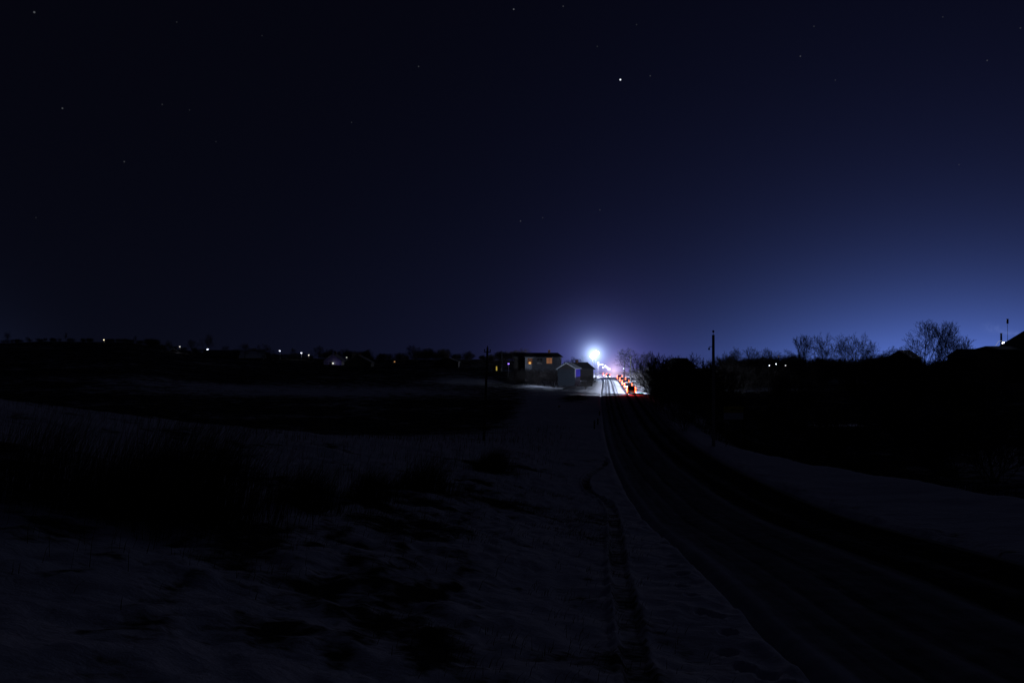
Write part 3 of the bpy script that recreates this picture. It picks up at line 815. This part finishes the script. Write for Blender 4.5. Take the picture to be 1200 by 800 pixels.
def lit_pole(px, d, top, label, base=None):
    x, y, z = at(px, d); h = (HY - top) / F * d - z
    o = thing('concrete_pole', label, 'pole', (x, y, z))
    MB().tube((0, 0, -1), (0, 0, h), .22, .15, 10).build('pole', M['concrete'], o)
    MB().box(-.6, .6, -.22, -.14, h - .5, h - .4).build('crossarm', M['metal'], o)
    for sx in (-1, 1): MB().ball((sx*.5, -.18, h - .3), .09).build('insulator', M['ceramic'], o)
lit_pole(739, 318, 417.5, 'lit concrete pole on the right of the road, the taller of two')
lit_pole(732, 352, 421.5, 'lit concrete pole on the right of the road, the farther of two')
x, y, z = at(589, 330); h = (HY - 412) / F * 330 - z
lit_pole(588, 330, 411, 'dim pole above the low yellow window left of the violet light')

def street_lamp(px, d, head_row, label, mat='lamp_far', size=.22, arm=.9, poleh=None, group=None, pm='concrete'):
    x = (px - 600) / F * d; zh = (HY - head_row) / F * d
    z = float(ground(x, d)); h = max(zh - z, 2.5); zb = zh - h
    o = thing('street_lamp', label, 'street lamp', (x, d, zb), 0, group)
    MB().tube((0, .25, -1), (0, .25, h + .1), .13, .08, 10).build('pole', M[pm], o)
    MB().tube((0, .25, h + .02), (0, -.5 * arm + .2, h + .14), .04).build('arm', M['metal'], o)
    hd = MB().box(-.16, .16, -.6 * arm - .2, -.4 * arm + .25, h + .07, h + .2, .03).build('lamp_head', M['metal'], o)
    MB().ball((0, -.5 * arm, h), size, (1, 1.1, .8)).build('bulb', M[mat], hd)
    return (x, d - .5 * arm, zh)
G_V = 'street lamps in the village'
main1 = street_lamp(698.3, 350, 413.6, 'brightest street lamp, on the tall pole left of the road', 'lamp_white', .98, 1.4, group=G_V)
main2 = street_lamp(694.6, 335, 417.3, 'second bright street lamp just left of and below the brightest', 'lamp_white', .86, 1.4, group=G_V)
for (px, d, row, lb, mt, sz) in [
        (701, 560, 424.4, 'small white lamp nearest below the two brightest lamps', 'lamp_cool', .42),
        (702.6, 640, 427, 'white lamp second down the far street row', 'lamp_cool', .66),
        (705.8, 700, 427, 'white lamp third along the far street row', 'lamp_cool', .62),
        (706.8, 760, 430.4, 'lowest left white lamp of the far street row', 'lamp_cool', .72),
        (709.2, 820, 428.6, 'white lamp in the middle of the far street row', 'lamp_cool', .68),
        (711.2, 900, 430.4, 'white lamp just before the end of the far street row', 'lamp_cool', 1.0),
        (713.6, 1000, 432.2, 'last and brightest of the far street row', 'lamp_cool', 1.4),
        (730.6, 400, 431.6, 'small lamp between the two lit concrete poles right of the road', 'lamp_cool', .22),
        (243.5, 430, 409.3, 'brightest single lamp in the left village', 'lamp_far', .33),
        (328, 420, 411, 'violet white lamp left of the pale lit tree', 'lamp_far', .25),
        (353.4, 420, 413.4, 'bright lamp just right of the pale lit tree', 'lamp_far', .27),
        (362, 415, 416, 'dimmer yellowish lamp right of the bright one by the pale tree', 'lamp_dim', .3),
        (211, 430, 406, 'dim lamp left of the brightest left village lamp', 'lamp_dim', .27),
        (122, 430, 398, 'lone warm lamp on the dark hill at far left', 'lamp_warm', .26),
        (406.4, 420, 418.6, 'dim lamp beside the twiggy tree between two gabled houses', 'lamp_dim', .2),
        (462.5, 400, 423.5, 'dim orange lamp left of the round crowned tree', 'lamp_orange', .24),
        (341, 380, 435, 'lowest dim orange light of the left village', 'lamp_orange', .16),
        (901, 232, 428, 'left of the three small white lights right of the near pole', 'lamp_far', .17),
        (909, 232, 426.4, 'middle and highest of the three small white lights', 'lamp_far', .20),
        (920, 232, 428, 'right and dimmest of the three small white lights', 'lamp_dim', .24),
        (912, 262, 417.8, 'faint light above the three small white lights', 'lamp_orange', .05),
        (1175.3, 300, 402, 'upper of the two bright floodlights beside the far right stack', 'lamp_far', .42),
        (1175.6, 296, 405.6, 'lower of the two bright floodlights beside the far right stack', 'lamp_far', .44),
        (596, 300, 426, 'small violet light left of the long house', 'lamp_violet', .24)]:
    street_lamp(px, d, row, lb, mt, sz * (.6 if d == 232 else 1), group=G_V, pm='timber' if d < 300 else 'concrete')

# string of lights on the gabled house
hx0 = (392 - 600) / F * 375.5; hz0 = (HY - 429.5) / F * 375.5
o = thing('string_lights', 'white and violet lights strung along the foot of the left gabled house', 'lights', (hx0, 375.2, hz0))
for k, (dx, dz, mt) in enumerate([(-1.1, .1, 'lamp_far'), (-.8, .1, 'lamp_far'), (-.45, .15, 'lamp_far'), (-.1, .2, 'lamp_far'), (.15, -.1, 'lamp_far'), (.5, -.4, 'lamp_violet'), (.9, 0, 'lamp_violet'), (1.3, .1, 'lamp_violet'), (-.5, 1.25, 'lamp_dim')]):
    MB().ball((dx, 0, dz), .27).build('bulb', M[mt], o)
MB().tube((-1.4, .08, .1), (1.5, .08, .1), .02).build('cable', M['dark_metal'], o)
# dim yellow window of a kiosk
x, y, z = at(582, 318)
o = thing('kiosk', 'tiny dark kiosk with a narrow yellow window left of the violet light', 'kiosk', (x, y, z))
MB().box(-1.3, 1.3, -1, 1, -1, 2.3).build('wall', M['wood_dark'], o)
MB().box(-1.5, 1.5, -1.2, 1.2, 2.3, 2.45).build('roof', M['slate'], o)
fr = MB().box(-.28, -.2, -1.06, -1.003, .5, 2.0).box(.2, .28, -1.06, -1.003, .5, 2.0).box(-.2, .2, -1.06, -1.003, 1.92, 2.0).box(-.2, .2, -1.06, -1.003, .5, .58).build('window', M['window_frame'], o)
MB().box(-.2, .2, -1.03, -1.004, .58, 1.92).build('pane', M['dim_yellow'], fr)

# mast and chimney stack at right, smoke
def mast(px, d, top, label, kind):
    x, y, z = at(px, d); h = (HY - top) / F * d - z
    if kind == 'mast':
        o = thing('radio_mast', label, 'mast', (x, y, z))
        MB().tube((0, 0, -1), (0, 0, h - 1.6), .10, .06, 8).build('pole', M['metal'], o)
        MB().box(-.32, .32, -.1, .1, h - 1.6, h).build('antenna_panel', M['metal'], o)
    else:
        o = thing('chimney_stack', label, 'chimney', (x, y, z))
        MB().tube((0, 0, -1), (0, 0, h), .42, .28, 12).build('stack', M['dark_metal'], o)
        MB().tube((0, 0, h), (0, 0, h + .2), .36, .36, 12).build('cap', M['dark_metal'], o)
mast(1181, 330, 373.5, 'thin mast with a small panel on top at far right', 'mast')
mast(1173.5, 310, 391, 'short dark stack beside the bright floodlights at far right', 'stack')
x, y = (1177 - 600) / F * 302, 302; z = (HY - 408) / F * 302
o = thing('canopy', 'canopy edge with painted pale glow beside the floodlights at far right', 'canopy', (x, y, z))
mc = emis('canopy_glow_paint', (.6, .7, 1.0), .35)  # floodlight on the canopy edge, painted as emission
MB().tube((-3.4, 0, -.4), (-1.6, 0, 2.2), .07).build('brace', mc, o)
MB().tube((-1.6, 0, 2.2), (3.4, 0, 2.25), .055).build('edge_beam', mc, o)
MB().tube((3.4, 0, -1.5), (3.4, 0, 2.2), .06).tube((-3.4, 0, -1.5), (-3.4, 0, -.4), .06).build('post', M['metal'], o)

# ------------------------------------------------------------------ sign and posts
x, y, z = (859.5 - 600) / F * 93, 93.0, 0
z = float(ground(x, y)); zc = (HY - 483.5) / F * 93
o = thing('road_sign', 'yellow panel over a pale panel on two posts right of the near pole', 'sign', (x, y, z))
h = zc - z
for sx in (-.7, .7): MB().tube((sx, .06, -.6), (sx, .06, h + .6), .035).build('post', M['metal'], o)
MB().box(-.92, .92, -.01, .02, h + .01, h + .62, .008).build('upper_panel', M['yellow_paint'], o)
mb = MB(); cx = -.28
for wd in (.16, .1, .14, .18, .09, .15, .12, .1): mb.box(cx, cx + wd - .03, -.016, -.0105, h + .22, h + .22 + random.choice((.13, .15, .19))); cx += wd
mb.build('text_line', M['black_paint'], o)
MB().box(-.92, .92, -.012, .018, h - .62, h - .01, .008).build('lower_panel', M['white_paint'], o)
for (px, py, hh, lb) in [(702.5, 487, .65, 'farthest small dark marker post on the left verge'), (700.5, 498, .75, 'middle small dark marker post on the left verge'), (696.5, 502, 1.0, 'nearest and tallest small dark marker post on the left verge')]:
    x, y, z = hitpoint(px, py); z = float(ground(x, y))
    o = thing('marker_post', lb, 'post', (x, y, z), 0, 'marker posts on the left verge')
    MB().tube((0, 0, -.3), (0, 0, hh), .10, .085, 8).build('post', M['timber'], o)
    MB().box(-.1, .1, -.12, -.1, hh - .25, hh - .1).build('reflector', M['dark_metal'], o)

# ------------------------------------------------------------------ cars
def make_car(paint):
    o = thing('car', '', 'car')
    st = [(-2.15, .70, .38, .72), (-2.08, .82, .30, .92), (-1.7, .87, .24, .97), (-.9, .88, .22, .98), (0, .88, .22, .96), (.9, .88, .22, .93), (1.5, .87, .24, .86), (2.0, .80, .28, .74), (2.16, .66, .36, .62)]
    bm = bmesh.new(); rings = []
    for (yy_, w_, lo, hi) in st:
        r = [(-w_*.9, lo), (-w_, lo+.12), (-w_, hi-.14), (-w_*.93, hi-.03), (-w_*.6, hi), (w_*.6, hi), (w_*.93, hi-.03), (w_, hi-.14), (w_, lo+.12), (w_*.9, lo)]
        rings.append([bm.verts.new((a_, yy_, b_)) for a_, b_ in r])
    for A_, B_ in zip(rings, rings[1:]):
        for i in range(10): bm.faces.new([A_[i], A_[(i+1) % 10], B_[(i+1) % 10], B_[i]])
    bm.faces.new(rings[0]); bm.faces.new(rings[-1][::-1])
    bmesh.ops.recalc_face_normals(bm, faces=bm.faces)
    me = bpy.data.meshes.new('body'); bm.to_mesh(me); bm.free(); me.materials.append(paint)
    for p in me.polygons: p.use_smooth = True
    link(bpy.data.objects.new('body', me), o)
    # cabin glass and roof
    bm = bmesh.new(); rings = []
    for (yy_, w_, z_) in [(-2.10, .80, .95), (-1.98, .68, 1.62), (.45, .68, 1.68), (1.35, .78, .93)]:
        rings.append([bm.verts.new((-w_, yy_, z_)), bm.verts.new((w_, yy_, z_))])
    lo = [(-.8, .9), (.8, .9)]
    b0 = [bm.verts.new((-.80, -2.10, .88)), bm.verts.new((.80, -2.10, .88)), bm.verts.new((.80, 1.35, .84)), bm.verts.new((-.80, 1.35, .84))]
    for A_, B_ in zip(rings, rings[1:]): bm.faces.new([A_[0], A_[1], B_[1], B_[0]])
    bm.faces.new([b0[0], rings[0][0], rings[1][0], rings[2][0], rings[3][0], b0[3]])
    bm.faces.new([b0[1], b0[2], rings[3][1], rings[2][1], rings[1][1], rings[0][1]])
    bm.faces.new([b0[0], b0[1], rings[0][1], rings[0][0]]); bm.faces.new([b0[3], rings[3][0], rings[3][1], b0[2]])
    bmesh.ops.recalc_face_normals(bm, faces=bm.faces)
    me = bpy.data.meshes.new('windows'); bm.to_mesh(me); bm.free(); me.materials.append(M['dark_glass'])
    link(bpy.data.objects.new('windows', me), o)
    MB().box(-.69, .69, -2.0, .47, 1.685, 1.74, .015).build('roof', paint, o)
    for sx in (-1, 1):
        for yy_ in (-1.35, 1.35):
            wo = MB().tube((sx*.70, yy_, .32), (sx*.89, yy_, .32), .32, .32, 20).build('wheel', M['rubber'], o)
            MB().tube((sx*.892, yy_, .32), (sx*.90, yy_, .32), .19, .18, 14).build('rim', M['metal'], wo)
        MB().box(min(sx*.76, sx*.90), max(sx*.76, sx*.90), -2.22, -2.12, .42, 1.60, .02).build('tail_light', M['tail'], o)  # stretched tall so the lamps draw the light trails
        MB().ball((sx*.62, 2.08, .62), .13, (1.2, .5, .8)).build('headlight', M['head'], o)
    MB().box(-.26, .26, -2.17, -2.153, .46, .57).build('number_plate', M['white_paint'], o)
    MB().box(-.85, .85, -2.2, -2.09, .3, .44, .03).build('bumper', M['rubber'], o)
    return o

def spot(name, loc, tgt, power, size, col, rad=.1, blend=.5):
    l = bpy.data.lights.new(name, 'SPOT'); l.energy = power; l.color = col; l.spot_size = size; l.spot_blend = blend; l.shadow_soft_size = rad
    o = bpy.data.objects.new(name, l); C.objects.link(o); o.location = loc
    o.rotation_euler = (Vector(tgt) - Vector(loc)).to_track_quat('-Z', 'Y').to_euler(); return o
def point(name, loc, power, col, rad=.3):
    l = bpy.data.lights.new(name, 'POINT'); l.energy = power; l.color = col; l.shadow_soft_size = rad
    o = bpy.data.objects.new(name, l); C.objects.link(o); o.location = loc; return o

def rpos(d, off):
    return Vector((float(road_x(d)) + off, d, float(road_z(d)) + .0))
pa = make_car(M['car_silver'])  # departing cars beyond the nearest are added to draw the tail-light trails
CARS = [(203, 1.65, 1, 'nearest car driving away with tall red tail lights lit'),
        (229, 1.65, 1, 'second car of the added line driving away, right behind the nearest car up the road'),
        (260, 1.65, 1, 'third and middle car of the added line driving away'),
        (300, 1.65, 1, 'fourth car of the added line driving away'),
        (352, 1.65, 1, 'farthest added car driving away, level with the bright lamps'),
        (392, -1.7, -1, 'car with white headlights coming toward the photographer, nearest of the two'),
        (470, -1.7, -1, 'farthest car with white headlights coming toward the photographer')]
for k, (d, off, dirn, lb) in enumerate(CARS):
    o = pa if k == 0 else copy_tree(pa)
    p = rpos(d, off); q = rpos(d + 2, off); t = (q - p).normalized()
    o.location = p
    yaw = math.atan2(-t.x, t.y); pit = math.asin(t.z)
    if dirn < 0: yaw += math.pi; pit = -pit
    o.rotation_euler = (pit, 0, yaw)
    tag(o, lb, 'car', 'cars on the snowy road')
    f = t * dirn
    if dirn > 0:
        spot('headlight_beam', p + Vector((0, 0, .75)) + f * 2.4, p + Vector((0, 0, -1.0)) + f * 45, 22000 if k == 0 else 4000, 1.9, (.62, .74, 1.0), .15, .8)
        for sx in (-.8, .8):
            pp = p + Vector((sx, 0, 1.0)) - f * 2.4
            spot('tail_glow', pp, pp - f * 3.5 - Vector((0, 0, 1.9)), 900, 1.35, (1, .02, .015), .08, .9)
    else:
        spot('headlight_beam', p + Vector((0, 0, .75)) + f * 2.4, p + Vector((0, 0, -.8)) + f * 40, 1500, 1.2, (.9, .92, 1.0), .15, .8)

for d in (199, 209, 218, 228, 240, 253, 267, 282, 298, 315, 334):  # added fill spots over the road, no lamps hang there
    p = rpos(d, -.3 if d > 205 else -3.5)
    spot('added_traffic_wash', p + Vector((0, 0, 4.0)), p + Vector((.2, 1.6, 0)), (3900 + 12 * (d - 209)) * (1 if d > 205 else .16), 2.35, (.72, .78, 1.0), .5, .9)

# ------------------------------------------------------------------ lamp light
point('lamp_light', main1, 240000, (.55, .68, 1.0), .3)
point('lamp_light', main2, 130000, (.55, .68, 1.0), .3)
point('lamp_light', (float(road_x(450)) - 6, 450, -3.0), 30000, (.75, .78, 1.0), .3)
point('lamp_light', (float(road_x(560)) - 6, 560, -5.0), 40000, (.75, .78, 1.0), .3)
point('added_wall_fill', ((634 - 600) / F * 246, 246, -4.2), 260, (.62, .72, 1), .3)  # added fill for the long house front, no lamp stands there
point('facade_light', (hx0 + .6, 373.5, hz0 + .6), 90, (.25, .2, 1.0), .2)
point('lamp_light', ((345 - 600) / F * 421, 421, (HY - 411) / F * 421), 60, (.8, .85, 1), .2)
point('lamp_light', ((410 - 600) / F * 398, 397, (HY - 417) / F * 398), 30, (.8, .85, 1), .2)
point('lamp_light', ((210 - 600) / F * 410, 410, (HY - 408) / F * 410), 30, (.9, .85, .9), .2)
point('floodlight', ((1172 - 600) / F * 292, 285, (HY - 402) / F * 292), 260, (.7, .8, 1), .3)

# ------------------------------------------------------------------ lamp and traffic glare painted as self-lit volumes
def halo(name, loc, R, terms, label, scale=(1, 1, 1)):
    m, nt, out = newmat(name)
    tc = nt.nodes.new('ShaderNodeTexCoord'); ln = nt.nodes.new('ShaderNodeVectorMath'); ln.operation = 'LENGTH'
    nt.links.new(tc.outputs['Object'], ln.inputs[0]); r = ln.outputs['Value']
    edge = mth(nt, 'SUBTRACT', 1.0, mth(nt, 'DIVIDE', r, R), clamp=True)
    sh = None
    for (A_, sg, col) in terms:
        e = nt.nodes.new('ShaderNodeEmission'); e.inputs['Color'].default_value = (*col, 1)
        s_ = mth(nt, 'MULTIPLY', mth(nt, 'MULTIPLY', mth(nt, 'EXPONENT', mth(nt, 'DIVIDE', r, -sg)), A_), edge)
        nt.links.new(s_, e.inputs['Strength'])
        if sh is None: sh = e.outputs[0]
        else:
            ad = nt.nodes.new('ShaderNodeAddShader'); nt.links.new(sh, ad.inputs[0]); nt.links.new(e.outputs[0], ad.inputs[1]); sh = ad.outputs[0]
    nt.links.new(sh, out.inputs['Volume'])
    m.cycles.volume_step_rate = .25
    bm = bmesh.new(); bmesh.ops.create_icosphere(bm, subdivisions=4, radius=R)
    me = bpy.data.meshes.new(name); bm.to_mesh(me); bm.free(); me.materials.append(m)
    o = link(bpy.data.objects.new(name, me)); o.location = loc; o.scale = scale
    tag(o, label, 'halo', kind='stuff'); return o
halo('lamp_halo', ((main1[0] + main2[0]) / 2, 343, (main1[2] + main2[2]) / 2), 26, [(.95, 1.45, (.50, .66, 1.0)), (.021, 7.0, (.24, .38, 1.0))], 'painted blue white glow around the two brightest street lamps')
halo('traffic_halo', (float(road_x(430)) + 1.0, 425, -8.2), 26, [(.22, 2.0, (1.0, .70, .82)), (.026, 6.5, (.42, .33, 1.0))], 'painted pink and violet glow over the far traffic lights')

def smoke(px, py, d, L, label):
    m, nt, out = newmat('chimney_smoke')
    tc = nt.nodes.new('ShaderNodeTexCoord'); sx = nt.nodes.new('ShaderNodeSeparateXYZ'); nt.links.new(tc.outputs['Object'], sx.inputs[0])
    no = nt.nodes.new('ShaderNodeTexNoise'); no.inputs['Scale'].default_value = .9; no.inputs['Detail'].default_value = 5; nt.links.new(tc.outputs['Object'], no.inputs['Vector'])
    r = mth(nt, 'SQRT', mth(nt, 'ADD', mth(nt, 'MULTIPLY', sx.outputs['Z'], sx.outputs['Z']), mth(nt, 'MULTIPLY', sx.outputs['Y'], sx.outputs['Y'])))
    w_ = mth(nt, 'ADD', .25, mth(nt, 'MULTIPLY', sx.outputs['X'], .10))
    q = mth(nt, 'DIVIDE', r, w_); gs = mth(nt, 'EXPONENT', mth(nt, 'MULTIPLY', mth(nt, 'MULTIPLY', q, q), -1.0))
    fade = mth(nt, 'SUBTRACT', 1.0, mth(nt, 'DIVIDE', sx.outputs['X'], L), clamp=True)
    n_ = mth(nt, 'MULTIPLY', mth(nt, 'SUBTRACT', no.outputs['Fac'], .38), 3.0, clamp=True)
    e = nt.nodes.new('ShaderNodeEmission'); e.inputs['Color'].default_value = (.45, .58, 1, 1)  # town light on the smoke painted in as emission
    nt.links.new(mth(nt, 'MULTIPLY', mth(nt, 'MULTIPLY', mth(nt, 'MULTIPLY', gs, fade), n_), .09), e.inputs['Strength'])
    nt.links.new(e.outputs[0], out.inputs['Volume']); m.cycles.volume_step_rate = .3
    o = MB().tube((0, 0, 0), (L, 0, 0), .8, 2.6, 16).build('chimney_smoke', m)
    o.location = ((px - 600) / F * d, d, (HY - py) / F * d); o.rotation_euler = (0, 0, math.pi); o.rotation_euler = (0, math.radians(-12), math.pi)
    tag(o, label, 'smoke', kind='stuff')
smoke(1206, 394, 290, 15, 'pale smoke drifting left over the roof at the right edge')

# ------------------------------------------------------------------ sky
W = bpy.data.worlds.new('World'); S.world = W; W.use_nodes = True
nt = W.node_tree; nt.nodes.clear()
out = nt.nodes.new('ShaderNodeOutputWorld'); bg = nt.nodes.new('ShaderNodeBackground'); nt.links.new(bg.outputs[0], out.inputs[0])
tc = nt.nodes.new('ShaderNodeTexCoord')
nv = nt.nodes.new('ShaderNodeVectorMath'); nv.operation = 'NORMALIZE'; nt.links.new(tc.outputs['Generated'], nv.inputs[0])
sp = nt.nodes.new('ShaderNodeSeparateXYZ'); nt.links.new(nv.outputs[0], sp.inputs[0])
az = mth(nt, 'ARCTAN2', sp.outputs['X'], sp.outputs['Y'])
el = mth(nt, 'MAXIMUM', sp.outputs['Z'], 0.0)
cur = None
def addc(col, fac):
    global cur
    sc = nt.nodes.new('ShaderNodeVectorMath'); sc.operation = 'SCALE'; sc.inputs[0].default_value = col
    if isinstance(fac, (int, float)): sc.inputs['Scale'].default_value = fac
    else: nt.links.new(fac, sc.inputs['Scale'])
    if cur is None: cur = sc.outputs[0]
    else:
        ad = nt.nodes.new('ShaderNodeVectorMath'); ad.operation = 'ADD'; nt.links.new(cur, ad.inputs[0]); nt.links.new(sc.outputs[0], ad.inputs[1]); cur = ad.outputs[0]
def glow(h, a0=None, w=None):
    e = mth(nt, 'EXPONENT', mth(nt, 'MULTIPLY', el, -1.0 / h))
    if a0 is None: return e
    q = mth(nt, 'MULTIPLY', mth(nt, 'SUBTRACT', az, a0), 1.0 / w)
    return mth(nt, 'MULTIPLY', e, mth(nt, 'EXPONENT', mth(nt, 'MULTIPLY', mth(nt, 'MULTIPLY', q, q), -1.0)))
SKYT = [((.0012, .0013, .0036), None), ((.0014, .0018, .0042), (.16,)), ((.0135, .0175, .072), (.135, .44, .40)), ((.066, .128, .44), (.042, .43, .20)),
        ((.030, .026, .12), (.028, .09, .07)), ((.003, .0045, .013), (.03, -.5, .06))]
for col, gl in SKYT: addc(col, 1.0 if gl is None else glow(*gl))
def pdir(px, py):
    v = Vector((px - 600, F, 400 - py)).normalized()
    return Matrix.Rotation(PITCH, 3, 'X') @ v
STARS = [(727, 93.5, .9, 1.1), (40, 14.5, .14, 1.2), (602, 11, .16, 1), (660, 7.5, .05, 1), (490.5, 78, .05, 1), (73, 127, .10, 1), (190, 122.5, .03, 1), (145.5, 189.5, .06, 1), (938, 66, .08, .9),
         (1157, 71, .06, .9), (1196, 33, .05, .9), (610, 259, .07, .9), (703, 246, .04, .9), (762, 89, .05, .9), (746, 29, .03, .9), (954, 31, .035, .9), (412, 143.5, .03, .9), (42, 255, .02, .9), (979, 94, .03, .9), (207, 26, .03, .9), (307, 42, .02, .9), (222, 129, .02, .9), (253, 166, .02, .9), (700, 54.5, .03, .9), (1105, 20, .03, .9), (636, 255, .03, .9), (1124, 193, .03, .9)]
for (px, py, br, sz) in STARS:
    ds = nt.nodes.new('ShaderNodeVectorMath'); ds.operation = 'DISTANCE'; ds.inputs[1].default_value = pdir(px, py)
    nt.links.new(nv.outputs[0], ds.inputs[0])
    f = mth(nt, 'MULTIPLY', mth(nt, 'SUBTRACT', 1.0, mth(nt, 'MULTIPLY', ds.outputs['Value'], F / (1.1 * sz)), clamp=True), (br * 2.2 if br > .5 else br * .9))
    addc((.85, .9, 1.0), f)
nt.links.new(cur, bg.inputs['Color']); bg.inputs['Strength'].default_value = 1.0
W.cycles.sampling_method = 'MANUAL'; W.cycles.sample_map_resolution = 512

# added faint cold sun from the village side, rakes the snow relief
l = bpy.data.lights.new('night_light', 'SUN'); l.energy = .030; l.angle = math.radians(6); l.color = (.60, .66, 1.0)
o = bpy.data.objects.new('night_light', l); C.objects.link(o)
o.rotation_euler = Vector((-.42, -.8, -.22)).to_track_quat('-Z', 'Y').to_euler()

# ------------------------------------------------------------------ camera and render settings
cam = bpy.data.cameras.new('camera'); cam.lens = 35.0; cam.sensor_width = 36.0; cam.clip_end = 12000; cam.clip_start = .1
co = bpy.data.objects.new('camera', cam); C.objects.link(co); S.camera = co
co.location = (0, 0, 0); co.rotation_euler = (math.pi / 2 + PITCH, 0, 0)
S.view_settings.view_transform = 'Standard'; S.view_settings.look = 'None'; S.view_settings.exposure = 0; S.view_settings.gamma = 1
S.cycles.use_denoising = True
S.cycles.denoising_prefilter = 'ACCURATE'
S.cycles.max_bounces = 4; S.cycles.volume_bounces = 0; S.cycles.diffuse_bounces = 2; S.cycles.glossy_bounces = 2
S.cycles.sample_clamp_indirect = 3.0
S.cycles.use_light_tree = True
S.render.dither_intensity = 1.0
